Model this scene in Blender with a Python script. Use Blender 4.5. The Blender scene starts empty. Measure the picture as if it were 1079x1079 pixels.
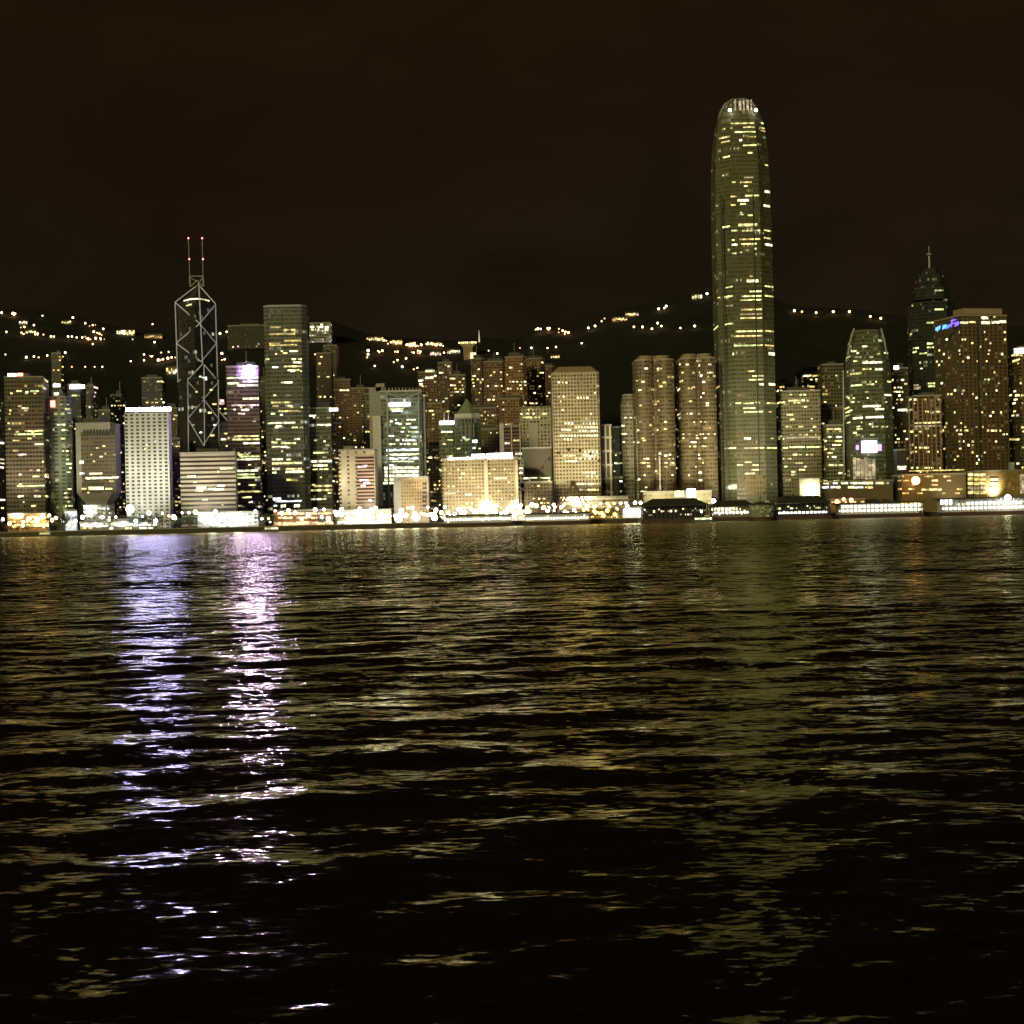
import bpy, math, random
import numpy as np
from mathutils import Vector, Matrix
R = math.radians
sc = bpy.context.scene
COL = sc.collection
rng = random.Random(7)

# ------------------------------------------------------------------ camera
F = 1800.0                     # focal length in pixels of the 1079 px photograph
CAM = Vector((0, 0, 6.0))
PITCH, ROLL = R(0.238), R(1.3)
fw = Vector((0, math.cos(PITCH), math.sin(PITCH)))
r0 = Vector((1, 0, 0)); u0 = r0.cross(fw)
rt = r0 * math.cos(ROLL) - u0 * math.sin(ROLL)
up = u0 * math.cos(ROLL) + r0 * math.sin(ROLL)
cd = bpy.data.cameras.new('camera'); co = bpy.data.objects.new('camera', cd); COL.objects.link(co)
cd.sensor_width = 36; cd.lens = F / 1079 * 36; cd.clip_start = 0.5; cd.clip_end = 40000
m = Matrix((rt, up, -fw)).transposed().to_4x4(); m.translation = CAM
co.matrix_world = m; sc.camera = co

def ray(px, py):
    return fw + rt * ((px - 539.5) / F) + up * ((539.5 - py) / F)
def P(px, py, Y):
    d = ray(px, py)
    return CAM + d * (Y / d.y)

# ------------------------------------------------------------------ materials
def newmat(name):
    m = bpy.data.materials.new(name); m.use_nodes = True
    nt = m.node_tree; nt.nodes.clear()
    out = nt.nodes.new('ShaderNodeOutputMaterial')
    b = nt.nodes.new('ShaderNodeBsdfPrincipled')
    nt.links.new(b.outputs[0], out.inputs[0])
    return m, nt, b
class NG:
    def __init__(s, nt): s.nt = nt
    def n(s, t, **kw):
        x = s.nt.nodes.new(t)
        for k, v in kw.items(): setattr(x, k, v)
        return x
    def put(s, sock, v):
        if isinstance(v, bpy.types.NodeSocket): s.nt.links.new(v, sock)
        else: sock.default_value = v
    def m(s, op, a, b=None, c=None):
        x = s.n('ShaderNodeMath', operation=op)
        for i, v in enumerate((a, b, c)):
            if v is not None: s.put(x.inputs[i], v)
        return x.outputs[0]
    def xyz(s, a, b, c):
        x = s.n('ShaderNodeCombineXYZ')
        for i, v in enumerate((a, b, c)): s.put(x.inputs[i], v)
        return x.outputs[0]
    def mix(s, f, a, b):
        x = s.n('ShaderNodeMix', data_type='RGBA')
        s.put(x.inputs[0], f); s.put(x.inputs[6], a); s.put(x.inputs[7], b)
        return x.outputs[2]
    def wn(s, v):
        x = s.n('ShaderNodeTexWhiteNoise', noise_dimensions='3D'); s.put(x.inputs['Vector'], v)
        return x
def c4(c): return (c[0], c[1], c[2], 1)

def plain(name, col, rough=.7, metal=0, var=.12, scale=.3):
    m, nt, b = newmat(name); g = NG(nt)
    tc = g.n('ShaderNodeTexCoord'); nz = g.n('ShaderNodeTexNoise')
    nt.links.new(tc.outputs['Object'], nz.inputs['Vector']); nz.inputs['Scale'].default_value = scale
    nz.inputs['Detail'].default_value = 4
    lo = [x * (1 - var) for x in col]; hi = [min(1, x * (1 + var)) for x in col]
    nt.links.new(g.mix(nz.outputs['Fac'], c4(lo), c4(hi)), b.inputs['Base Color'])
    b.inputs['Roughness'].default_value = rough; b.inputs['Metallic'].default_value = metal
    return m
def glow(name, col, s, sampling='NONE', cell=None, lo=.15, base=(.4, .4, .4)):
    m, nt, b = newmat(name); g = NG(nt)
    b.inputs['Base Color'].default_value = c4(base)
    b.inputs['Emission Color'].default_value = c4(col)
    if cell:
        gp = g.n('ShaderNodeNewGeometry'); sp = g.n('ShaderNodeSeparateXYZ')
        nt.links.new(gp.outputs['Position'], sp.inputs[0])
        v = g.xyz(g.m('FLOOR', g.m('DIVIDE', sp.outputs[0], cell)), g.m('FLOOR', g.m('DIVIDE', sp.outputs[1], 30)), g.m('FLOOR', g.m('DIVIDE', sp.outputs[2], 2.2)))
        w = g.wn(v)
        v2 = g.xyz(g.m('FLOOR', g.m('DIVIDE', g.m('ADD', sp.outputs[0], 31.0), cell * 2.3)), g.m('FLOOR', g.m('DIVIDE', sp.outputs[1], 30)), g.m('FLOOR', g.m('DIVIDE', sp.outputs[2], 2.2)))
        w2 = g.wn(v2)
        st = g.m('MULTIPLY', g.m('ADD', g.m('POWER', w.outputs['Value'], 1.5), lo), s)
        nt.links.new(g.m('MULTIPLY', st, g.m('ADD', .22, g.m('MULTIPLY', w2.outputs['Value'], 1.2))), b.inputs['Emission Strength'])
    else: b.inputs['Emission Strength'].default_value = s
    m.cycles.emission_sampling = sampling
    return m
_seed = [0]
WARM, PALE, GRN, COOL, ORG = (1, .66, .2), (1, .86, .34), (.82, 1, .6), (.8, .95, 1), (1, .5, .16)
def facade(name, wall, glass, bay=3.4, fl=3.9, wu=.7, wv=.55, p=.02, run=5, pr=.04, lc=(PALE, WARM), ls=1.6, rnd=False, rough=.75):
    """curtain wall or punched windows, some lit; u, v are metres along and up the face"""
    _seed[0] += 1; sd = float(_seed[0]) * 1.37
    m, nt, b = newmat(name); g = NG(nt)
    uv = g.n('ShaderNodeUVMap'); sp = g.n('ShaderNodeSeparateXYZ'); nt.links.new(uv.outputs[0], sp.inputs[0])
    U = g.m('DIVIDE', sp.outputs[0], bay); V = g.m('DIVIDE', sp.outputs[1], fl)
    cu, cv = g.m('FLOOR', U), g.m('FLOOR', V); fu, fv = g.m('FRACT', U), g.m('FRACT', V)
    if rnd:
        du = g.m('MULTIPLY', g.m('SUBTRACT', fu, .5), bay / fl); dv = g.m('SUBTRACT', fv, .5)
        mask = g.m('LESS_THAN', g.m('SQRT', g.m('ADD', g.m('MULTIPLY', du, du), g.m('MULTIPLY', dv, dv))), wv / 2)
    else:
        mask = g.m('MULTIPLY', g.m('LESS_THAN', fu, wu), g.m('LESS_THAN', fv, wv))
    w1 = g.wn(g.xyz(cu, cv, sd)); w2 = g.wn(g.xyz(g.m('FLOOR', g.m('DIVIDE', cu, float(run))), cv, sd + 50))
    a = g.m('LESS_THAN', w1.outputs['Value'], p)
    p = min(.3, p * 1.9 + .02); pr = min(.4, pr * 1.5)
    a = g.m('LESS_THAN', w1.outputs['Value'], p)
    bb = g.m('MULTIPLY', g.m('LESS_THAN', w2.outputs['Value'], pr), g.m('LESS_THAN', w1.outputs['Value'], .8))
    lit = g.m('MAXIMUM', a, bb)
    sc_ = g.n('ShaderNodeSeparateColor'); nt.links.new(w1.outputs['Color'], sc_.inputs[0])
    st = g.m('MULTIPLY', g.m('MULTIPLY', mask, lit), g.m('MULTIPLY', g.m('ADD', g.m('POWER', sc_.outputs[0], 2.4), .07), ls))
    nt.links.new(st, b.inputs['Emission Strength'])
    nt.links.new(g.mix(sc_.outputs[1], c4(lc[0]), c4(lc[1])), b.inputs['Emission Color'])
    nz = g.n('ShaderNodeTexNoise'); nt.links.new(uv.outputs[0], nz.inputs['Vector']); nz.inputs['Scale'].default_value = .05
    nz.inputs['Detail'].default_value = 5
    wl = g.mix(nz.outputs['Fac'], c4([x * .55 for x in wall]), c4([min(1, x * 1.45) for x in wall]))
    gl = g.mix(sc_.outputs[2], c4([x * .5 for x in glass]), c4([x * 1.5 for x in glass]))
    nt.links.new(g.mix(mask, wl, gl), b.inputs['Base Color'])
    nt.links.new(g.m('SUBTRACT', rough, g.m('MULTIPLY', mask, rough - .3)), b.inputs['Roughness'])
    m.cycles.emission_sampling = 'NONE'
    return m

M = dict(
    roof=plain('roof_grey', (.12, .11, .1)), dark=plain('dark_metal', (.05, .05, .05)), steel=plain('pale_steel', (.5, .5, .48), .5, .2),
    concrete=plain('concrete', (.38, .36, .31)), white=plain('white_paint', (.75, .74, .7)), pierroof=plain('pier_roof', (.06, .06, .05)),
    pierwall=plain('pier_wall', (.3, .28, .24)), pierbase=plain('pier_base', (.1, .05, .04)), bark=plain('bark', (.1, .07, .05)),
    leaf=plain('leaf_green', (.05, .085, .03), .6, 0, .5, .5), leaf2=plain('leaf_olive', (.09, .08, .03), .6, 0, .5, .5),
    seawall=plain('seawall_stone', (.1, .085, .06), .85, 0, .35, .15), hull=plain('boat_hull', (.12, .15, .12)),
    brace=glow('outline_tube', (.95, .93, .78), .12, base=(.6, .6, .6)),
    tan=plain('tan_stone', (.45, .36, .24)),
)
LW = {}
for k, col, s in (('pale', (1, .87, .31), 2.0), ('warm', (1, .66, .2), 2.1), ('green', (.84, 1, .36), 1.9), ('white', (1, .93, .55), 3.0), ('cool', (.85, .97, 1), 2.6),
                  ('orange', (1, .46, .12), 2), ('gold', (1, .74, .16), 1.2), ('pink', (1, .66, .66), 2.2), ('dim', (1, .8, .45), .5)):
    LW[k] = glow('lit_window_' + k, col, s, cell=1.7, lo=.35)
BAR = {}
for k, col, s, smp in (('violet', (.36, .34, 1), 380, 'FRONT'), ('pinklamp', (.58, .42, 1), 620, 'FRONT'), ('lilac', (.95, .88, 1), 9, 'FRONT'), ('white', (1, .97, .88), 6, 'FRONT'),
                  ('cool', (.8, .92, 1), 9, 'FRONT'), ('red', (1, .25, .18), 4, 'NONE'), ('orange', (1, .55, .2), 12, 'FRONT'), ('blue', (.03, .16, 1), 2.2, 'NONE'),
                  ('cyan', (.06, .4, 1), 2.0, 'NONE'), ('indigo', (.16, .07, 1), 2.0, 'NONE'), ('screen', (.88, .85, 1), 5, 'FRONT'), ('violetdim', (.5, .3, 1), 2, 'NONE'), ('column', (1, .8, .42), 1.2, 'NONE'), ('pier', (1, .97, .85), 2.6, 'NONE'), ('piercool', (.88, .95, 1), 2.6, 'NONE')):
    BAR[k] = glow('lamp_' + k, col, s, smp)
BULB = {}
for k, col, s in (('white', (1, .96, .85), 22), ('warm', (1, .72, .36), 16), ('orange', (1, .5, .18), 10), ('gold', (1, .68, .12), 8), ('cool', (.85, .95, 1), 24), ('hill', (1, .5, .2), 10), ('hillw', (1, .68, .36), 9), ('dimhill', (1, .6, .3), 2.2)):
    BULB[k] = glow('bulb_' + k, col, s, 'NONE')

# ------------------------------------------------------------------ mesh helpers
class MB:
    def __init__(s): s.v = []; s.f = []; s.uv = []
    def quad(s, pts, uvs=None):
        i = len(s.v); s.v += [tuple(p) for p in pts]; s.f.append(tuple(range(i, i + len(pts))))
        s.uv += list(uvs) if uvs else [(p[0], p[2]) for p in pts]
    def prism(s, pa, z0, z1, pb=None, cap=True, bottom=False):
        pb = pb or pa; n = len(pa); u = 0
        for i in range(n):
            j = (i + 1) % n
            L = math.hypot(pa[j][0] - pa[i][0], pa[j][1] - pa[i][1])
            s.quad([(*pa[i], z0), (*pa[j], z0), (*pb[j], z1), (*pb[i], z1)], [(u, z0), (u + L, z0), (u + L, z1), (u, z1)])
            u += L
        if cap: s.quad([(*p, z1) for p in pb], [(-1.0, -1.0)] * n)
        if bottom: s.quad([(*p, z0) for p in reversed(pa)], [(-1.0, -1.0)] * n)
        return s
    def box(s, x0, x1, y0, y1, z0, z1):
        return s.prism([(x0, y0), (x1, y0), (x1, y1), (x0, y1)], z0, z1, None, True, True)
    def bar(s, a, b, r, n=6):
        a, b = Vector(a), Vector(b); d = (b - a).normalized()
        x = d.cross(Vector((0, 0, 1)) if abs(d.z) < .9 else Vector((1, 0, 0))).normalized(); y = d.cross(x)
        ring = [(x * math.cos(2 * math.pi * k / n) + y * math.sin(2 * math.pi * k / n)) * r for k in range(n)]
        for k in range(n):
            q = (k + 1) % n
            s.quad([a + ring[k], a + ring[q], b + ring[q], b + ring[k]])
        s.quad([a + q for q in reversed(ring)]); s.quad([b + q for q in ring])
        return s
    def ball(s, c, r, n=8, mrings=5):
        c = Vector(c)
        def pt(i, j):
            th = math.pi * i / mrings; ph = 2 * math.pi * j / n
            return c + Vector((math.sin(th) * math.cos(ph), math.sin(th) * math.sin(ph), math.cos(th))) * r
        for i in range(mrings):
            for j in range(n):
                q = [pt(i, j), pt(i + 1, j), pt(i + 1, j + 1), pt(i, j + 1)]
                if i == 0: q = [q[0], q[1], q[2]]
                elif i == mrings - 1: q = [q[0], q[1], q[3]]
                s.quad(q)
        return s
    def mesh(s, name, mat):
        me = bpy.data.meshes.new(name); me.from_pydata(s.v, [], s.f)
        uvl = me.uv_layers.new(name='UVMap'); uvl.data.foreach_set('uv', [c for p in s.uv for c in p])
        me.materials.append(mat); return me
    def build(s, name, mat, parent=None, loc=None):
        o = bpy.data.objects.new(name, s.mesh(name, mat)); COL.objects.link(o)
        if parent: o.parent = parent
        if loc: o.location = loc
        return o
def tag(o, label=None, cat=None, group=None, kind=None):
    for k, v in (('label', label), ('category', cat), ('group', group), ('kind', kind)):
        if v: o[k] = v
    return o
def empty(name, loc, rz=0, label=None, cat=None, group=None):
    o = bpy.data.objects.new(name, None); COL.objects.link(o); o.location = loc; o.rotation_euler.z = rz
    return tag(o, label, cat, group)
def inst(name, me, parent, loc, rz=0, scale=(1, 1, 1)):
    o = bpy.data.objects.new(name, me); COL.objects.link(o); o.parent = parent
    o.location = loc; o.rotation_euler.z = rz; o.scale = scale
    return o

# ------------------------------------------------------------------ land
SHORE = 1500.0; LAND = 4.0
ridge_px = [(-700, 330), (-200, 318), (0, 325), (40, 326), (80, 333), (130, 345), (180, 348), (240, 342), (300, 342), (345, 336), (390, 353), (450, 357), (480, 359),
            (505, 355), (545, 358), (565, 343), (600, 343), (640, 330), (670, 322), (700, 316), (740, 305), (790, 305), (837, 322), (900, 325), (940, 332), (1000, 338), (1100, 345), (1300, 350), (1900, 350)]
RY = 2900.0
_rp = [P(a, b, RY) for a, b in ridge_px]
_rx = np.array([p.x for p in _rp]); _rz = np.array([p.z for p in _rp])
_w = [(rng.uniform(.002, .012), rng.uniform(.002, .012), rng.uniform(0, 6.28)) for _ in range(14)]
def terrain(x, y):
    x = np.asarray(x, float); y = np.asarray(y, float)
    t = np.clip((y - 1780) / (RY - 1780), 0, 1)
    prof = t ** 1.15
    back = np.clip((y - RY) / 2600, 0, 1)
    h = np.interp(x * RY / np.maximum(y, 1), _rx, _rz)
    z = LAND + (h - LAND) * prof * (1 - .7 * back * back * (3 - 2 * back))
    nz = sum(np.sin(a * x + b * y + c) for a, b, c in _w) / 14
    return z + nz * 26 * np.clip(t * 3, 0, 1) * np.clip(np.abs(t - 1) * 4 + back * 4, 0, 1)
def hill_point(px, py):
    d = ray(px, py)
    for Y in range(1800, 2901, 6):
        q = CAM + d * (Y / d.y)
        if terrain(q.x, q.y) >= q.z: return Vector((q.x, q.y, float(terrain(q.x, q.y))))
    q = P(px, py, 2890); return Vector((q.x, q.y, float(terrain(q.x, q.y))))
def grid_mesh(name, xs, ys, zf, mat, kind='structure'):
    X, Y = np.meshgrid(xs, ys); Z = zf(X, Y)
    nx, ny = len(xs), len(ys)
    me = bpy.data.meshes.new(name)
    co_ = np.stack([X, Y, Z], -1).reshape(-1, 3).astype(np.float32)
    idx = np.arange(nx * ny).reshape(ny, nx)
    q = np.stack([idx[:-1, :-1], idx[:-1, 1:], idx[1:, 1:], idx[1:, :-1]], -1).reshape(-1, 4)
    me.vertices.add(len(co_)); me.vertices.foreach_set('co', co_.ravel())
    me.loops.add(q.size); me.loops.foreach_set('vertex_index', q.ravel().astype(np.int32))
    me.polygons.add(len(q)); me.polygons.foreach_set('loop_start', np.arange(0, q.size, 4, dtype=np.int32))
    me.polygons.foreach_set('use_smooth', np.ones(len(q), bool))
    me.update(calc_edges=True); me.materials.append(mat)
    o = bpy.data.objects.new(name, me); COL.objects.link(o); o['kind'] = kind
    return o
hillmat = plain('wooded_slope', (.016, .015, .009), .95, 0, .8, .02)
grid_mesh('hills', np.linspace(-3600, 3600, 300), np.concatenate([np.linspace(1770, 3000, 130), np.linspace(3040, 12000, 40)]), terrain, hillmat)
asph = plain('asphalt_ground', (.06, .055, .05), .9, 0, .3, .05)
gb = MB(); gb.quad([(-9000, SHORE + 3, LAND), (9000, SHORE + 3, LAND), (9000, 16000, LAND), (-9000, 16000, LAND)])
tag(gb.build('ground', asph), kind='structure')
sw = empty('sea_wall', (0, SHORE, 0), 0, 'long low dark stone sea wall along the far shore', 'sea wall')
b = MB(); b.box(-9000, 9000, 0, 3, -3, LAND - .01); b.build('wall', M['seawall'], sw)
b = MB(); b.box(-9000, 9000, -.4, 3.2, LAND, LAND + .8); b.build('coping', M['concrete'], sw)

# ------------------------------------------------------------------ water
wm, nt, bs = newmat('harbour_water'); g = NG(nt)
bs.inputs['Base Color'].default_value = (.006, .005, .003, 1); bs.inputs['Roughness'].default_value = .6; bs.inputs['Specular IOR Level'].default_value = 0
gl = g.n('ShaderNodeBsdfGlossy'); gl.inputs['Color'].default_value = (.60, .57, .36, 1); gl.inputs['Roughness'].default_value = .075  # mirror colour tinted olive, putting a colour cast into the reflections
fr = g.n('ShaderNodeFresnel'); fr.inputs['IOR'].default_value = 1.333
mxs = g.n('ShaderNodeMixShader'); nt.links.new(fr.outputs[0], mxs.inputs[0]); nt.links.new(bs.outputs[0], mxs.inputs[1]); nt.links.new(gl.outputs[0], mxs.inputs[2])
nt.links.new(mxs.outputs[0], [x for x in nt.nodes if x.type == 'OUTPUT_MATERIAL'][0].inputs[0])
geo = g.n('ShaderNodeNewGeometry')
nrm = geo.outputs['Normal']
for (sx, sy, amp, det) in ((.5, 1.1, .26, 5.0), (2.6, 5.2, .30, 4.0), (.06, .14, .08, 2.0)):
    mp = g.n('ShaderNodeMapping'); mp.inputs['Scale'].default_value = (sx, sy, 1); mp.inputs['Rotation'].default_value = (0, 0, R(6))
    nt.links.new(geo.outputs['Position'], mp.inputs['Vector'])
    nz = g.n('ShaderNodeTexNoise'); nt.links.new(mp.outputs[0], nz.inputs['Vector']); nz.inputs['Scale'].default_value = 1; nz.inputs['Detail'].default_value = det
    s_ = g.n('ShaderNodeSeparateColor'); nt.links.new(nz.outputs['Color'], s_.inputs[0])
    vec = g.xyz(g.m('MULTIPLY', g.m('SUBTRACT', s_.outputs[0], .5), amp * 1.4), g.m('MULTIPLY', g.m('SUBTRACT', s_.outputs[1], .5), amp), 0.0)
    ad = g.n('ShaderNodeVectorMath', operation='ADD'); nt.links.new(nrm, ad.inputs[0]); nt.links.new(vec, ad.inputs[1]); nrm = ad.outputs[0]
# chop too small for the sheet to carry far out
dist = g.n('ShaderNodeSeparateXYZ'); nt.links.new(geo.outputs['Position'], dist.inputs[0])
far = g.m('ADD', .1, g.m('MULTIPLY', g.m('MINIMUM', g.m('MAXIMUM', g.m('DIVIDE', g.m('SUBTRACT', dist.outputs[1], 40.0), 300.0), 0.0), 1.0), .8))
mp = g.n('ShaderNodeMapping'); mp.inputs['Scale'].default_value = (.55, 1.3, 1); nt.links.new(geo.outputs['Position'], mp.inputs['Vector'])
nz = g.n('ShaderNodeTexNoise'); nt.links.new(mp.outputs[0], nz.inputs['Vector']); nz.inputs['Scale'].default_value = 1; nz.inputs['Detail'].default_value = 2
s_ = g.n('ShaderNodeSeparateColor'); nt.links.new(nz.outputs['Color'], s_.inputs[0])
# at grazing angles only the wave faces turned to the viewer's shore are seen
vec = g.xyz(g.m('MULTIPLY', g.m('SUBTRACT', s_.outputs[0], .5), g.m('MULTIPLY', far, 1.25)), g.m('MULTIPLY', g.m('ADD', g.m('ABSOLUTE', g.m('SUBTRACT', s_.outputs[1], .5)), .03), g.m('MULTIPLY', far, -1.0)), 0.0)
ad = g.n('ShaderNodeVectorMath', operation='ADD'); nt.links.new(nrm, ad.inputs[0]); nt.links.new(vec, ad.inputs[1]); nrm = ad.outputs[0]
nn = g.n('ShaderNodeVectorMath', operation='NORMALIZE'); nt.links.new(nrm, nn.inputs[0]); [nt.links.new(nn.outputs[0], x.inputs['Normal']) for x in (bs, gl, fr)]
wr = random.Random(3); waves = []
for i in range(80):
    lam = 0.5 * (9 / .5) ** (wr.random() ** .8); k = 2 * math.pi / lam
    ang = wr.gauss(R(97), R(36 if lam > 3 else 48))
    sl = .0080 * (1.0 if 2.5 < lam < 6 else .9)
    waves.append((lam, k * math.cos(ang), k * math.sin(ang), sl / k, wr.uniform(0, 6.28)))
ROWS = 1500
yr = np.concatenate([np.linspace(2, 11, 20), 12 * (1502.0 / 12) ** np.linspace(0, 1, ROWS)])
tc_ = np.concatenate([np.linspace(-1.3, -.38, 24), np.linspace(-.36, .36, 400), np.linspace(.38, 1.3, 24)])
T_, Y_ = np.meshgrid(tc_, yr); X_ = T_ * Y_
Z_ = np.zeros_like(X_); dy = Y_ * (math.log(1502 / 12) / ROWS) + np.abs(X_) * 0
grp = .75 + .45 * np.sin(X_ * .021 + Y_ * .043 + 1) * np.sin(Y_ * .031 - X_ * .013 + 2) + .25 * np.sin(Y_ * .19 + X_ * .03)
for lam, kx, ky, a, ph in waves:
    att = np.clip(lam / (dy * 3.2) - 1, 0, 1)
    Z_ += a * att * np.sin(kx * X_ + ky * Y_ + ph)
Z_ *= grp * np.clip((1500 - Y_) / 30, 0, 1)
wo = grid_mesh('water', tc_, yr, lambda a, b: Z_, wm)
cov = np.stack([X_, Y_, Z_], -1).reshape(-1).astype(np.float32); wo.data.vertices.foreach_set('co', cov); wo.data.update()

# ------------------------------------------------------------------ towers
UNIT = {}
def unit(mat):
    if mat.name not in UNIT:
        b = MB(); b.prism([(-.5, -.5), (.5, -.5), (.5, .5), (-.5, .5)], -.5, .5, None, True, True); UNIT[mat.name] = b.mesh('box_' + mat.name, mat)
    return UNIT[mat.name]
def rect(w, d, ch=0):
    w, d = w / 2, d / 2
    if not ch: return [(-w, -d), (w, -d), (w, d), (-w, d)]
    return [(-w + ch, -d), (w - ch, -d), (w, -d + ch), (w, d - ch), (w - ch, d), (-w + ch, d), (-w, d - ch), (-w, -d + ch)]
def scalep(p, s, sy=None): return [(a * s, b_ * (sy or s)) for a, b_ in p]
class Tower:
    def __init__(s, name, label, cat, x0, x1, yt, Y, mat, depth=36, rot=0, ch=0, yb=540, group=None, taper=None, poly=None, top=True, prt='shaft', roof='roof'):
        s.x0, s.x1, s.yt, s.Y, s.yb, s.rng = x0, x1, yt, Y, yb, random.Random(int(x0 * 31 + yt * 7 + Y))
        ym = yt + .3 * (540 - yt)
        A, B = P(x0, ym, Y).x, P(x1, ym, Y).x; wp = B - A
        ca, sa = math.cos(R(rot)), abs(math.sin(R(rot)))
        shp = lambda w_: poly(w_, depth) if poly else rect(w_, depth, ch)
        w = wp * .8; cx, cy = (A + B) / 2, Y + depth / 2; depth = min(depth, wp * 1.3)
        for _ in range(8):
            q = [Matrix.Rotation(R(rot), 2) @ Vector(v) for v in shp(w)]
            cy = Y - min(v.y for v in q)
            lo_, hi_ = min((cx + v.x) / (cy + v.y) for v in q), max((cx + v.x) / (cy + v.y) for v in q)
            w = max(wp * .25, w + (B - A) - (hi_ - lo_) * Y); cx += ((A + B) / Y - lo_ - hi_) / 2 * Y
        s.w, s.d = w, depth
        s.z0 = float(terrain(cx, cy)) if cy > 1780 else LAND
        s.z0 -= 1 if s.z0 > LAND else 0
        s.root = empty(name, (cx, cy, s.z0), R(rot), label, cat, group)
        s.mw = Matrix.Translation((cx, cy, s.z0)) @ Matrix.Rotation(R(rot), 4, 'Z'); s.inv = s.mw.inverted()
        s.H = P((x0 + x1) / 2, yt, Y).z - s.z0
        base = poly(w, depth) if poly else rect(w, depth, ch)
        s.secs = [(0, base)] + [(h if h > 1 else h * s.H, scalep(base, k)) for h, k in (taper or [])]
        if s.secs[-1][0] < s.H - .01: s.secs.append((s.H, s.secs[-1][1]))
        b = MB()
        for (za, pa), (zb, pb) in zip(s.secs, s.secs[1:]): b.prism(pa, za, zb, pb, cap=False)
        b.quad([(*p, s.secs[-1][0]) for p in s.secs[-1][1]], [(-1.0, -1.0)] * len(base))
        s.shaft = b.build(prt, mat, s.root)
        if top:
            b = MB(); tp = s.secs[-1][1]
            b.prism(scalep(tp, 1.012), s.H - .6, s.H + .9, None, True, True); b.build('parapet', M['concrete'] if top is True else top, s.root)
            if roof:
                pw = s.rng.uniform(.3, .6) * w; ox = s.rng.uniform(-.15, .15) * w
                hh = s.rng.uniform(2.5, 5)
                b = MB().box(ox - pw / 2, ox + pw / 2, -depth * .25, depth * .25, s.H + .9, s.H + .9 + hh)
                b.build('plant_room', M['roof'], s.root)
                if s.rng.random() < .5: MB().bar((ox, 0, s.H + hh), (ox, 0, s.H + hh + s.rng.uniform(6, 14)), .22, 5).build('antenna', M['steel'], s.root)
    def poly_at(s, z):
        for (za, pa), (zb, pb) in zip(s.secs, s.secs[1:]):
            if za <= z <= zb:
                f = (z - za) / (zb - za)
                return [(a[0] + (c[0] - a[0]) * f, a[1] + (c[1] - a[1]) * f) for a, c in zip(pa, pb)]
        return s.secs[-1][1]
    def hit(s, px, py, edge=None):
        o = s.inv @ CAM; d = s.inv.to_3x3() @ ray(px, py)
        t = ((s.Y - CAM.y) / ray(px, py).y); z = (o + d * t).z
        for _ in range(2):
            pl = s.poly_at(min(max(z, 0), s.H)); best = None; n = len(pl)
            for i in range(n):
                if edge is not None and i != edge: continue
                a, c = Vector(pl[i]), Vector(pl[(i + 1) % n]); e = c - a
                den = d.x * e.y - d.y * e.x
                if abs(den) < 1e-9: continue
                tt = ((a.x - o.x) * e.y - (a.y - o.y) * e.x) / den
                uu = ((a.x - o.x) * d.y - (a.y - o.y) * d.x) / den
                if tt > 0 and (edge is not None or -.001 <= uu <= 1.001) and (best is None or tt < best[0]): best = (tt, uu, i, a, c)
            if best is None: return None
            z = (o + d * best[0]).z
        return best + (z,)
    def win(s, x0, x1, y, mat, h=1.5, name='lit_window', proud=.25):
        hc = s.hit((x0 + x1) / 2, y)
        if hc is None: return
        _, _, e, a, c, z = hc
        us = []
        for x in (x0, x1):
            q = s.hit(x, y, e)
            us.append(min(max(q[1], .012), .988))
        if us[1] < us[0]: us.reverse()
        L = (c - a).length; w = max((us[1] - us[0]) * L, .6)
        mid = a + (c - a) * ((us[0] + us[1]) / 2); nrm_ = Vector((c.y - a.y, a.x - c.x)).normalized()
        mid += nrm_ * (proud - .25)
        return inst(name, unit(mat), s.root, (mid.x, mid.y, z), math.atan2(c.y - a.y, c.x - a.x), (w, proud * 2, h * s.Y / F))
    def rows(s, lst, kinds=('pale', 'green', 'white'), h=1.6):
        for r_ in lst: s.win(r_[0], r_[1], r_[2], LW[s.rng.choice(kinds)] if len(r_) < 4 or r_[3] is None else LW[r_[3]], r_[4] if len(r_) > 4 else h)
        return s
    def rand(s, n, kinds=('pale', 'warm'), run=(1.5, 5), y0=None, y1=None, x0=None, x1=None, h=1.5, fl=3.9, cl=.5):
        """n lit windows; runs follow the floors, some floors carry several"""
        step = fl * F / s.Y; y0 = (s.yt + 4) if y0 is None else y0; y1 = s.yb if y1 is None else y1
        x0 = s.x0 + .8 if x0 is None else x0; x1 = s.x1 - .8 if x1 is None else x1
        y = None
        for _ in range(n):
            if y is None or s.rng.random() > cl: y = y0 + step * s.rng.randint(0, max(1, int((y1 - y0) / step)))
            w = min(s.rng.uniform(*run), (x1 - x0) * .9); x = s.rng.uniform(x0, x1 - w)
            lean = (y - s.yt - .3 * (540 - s.yt)) * math.tan(ROLL)
            s.win(x + lean, x + w + lean, y, LW[s.rng.choice(kinds)], h * s.rng.uniform(.8, 1.15))
        return s
    def loc(s, px, py, dep=0):
        """local point seen at px, py on the plane dep metres behind the front face"""
        o = s.inv @ CAM; d = s.inv.to_3x3() @ ray(px, py)
        t = (-s.d / 2 + dep - o.y) / d.y
        return o + d * t
    def part(s, name, x0, x1, y0, y1, mat, dep=-1.0, thick=1.0, label=None):
        """a solid piece covering a pixel box, dep metres behind (or before, if negative) the front face"""
        ym = (y0 + y1) / 2
        a, b_ = s.loc(x0, ym, dep), s.loc(x1, ym, dep); zt, zb = s.loc((x0 + x1) / 2, y0, dep).z, s.loc((x0 + x1) / 2, y1, dep).z
        o = MB().box(a.x, b_.x, a.y, a.y + thick, zb, zt).build(name, mat, s.root)
        if label: o['label'] = label
        return o

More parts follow.
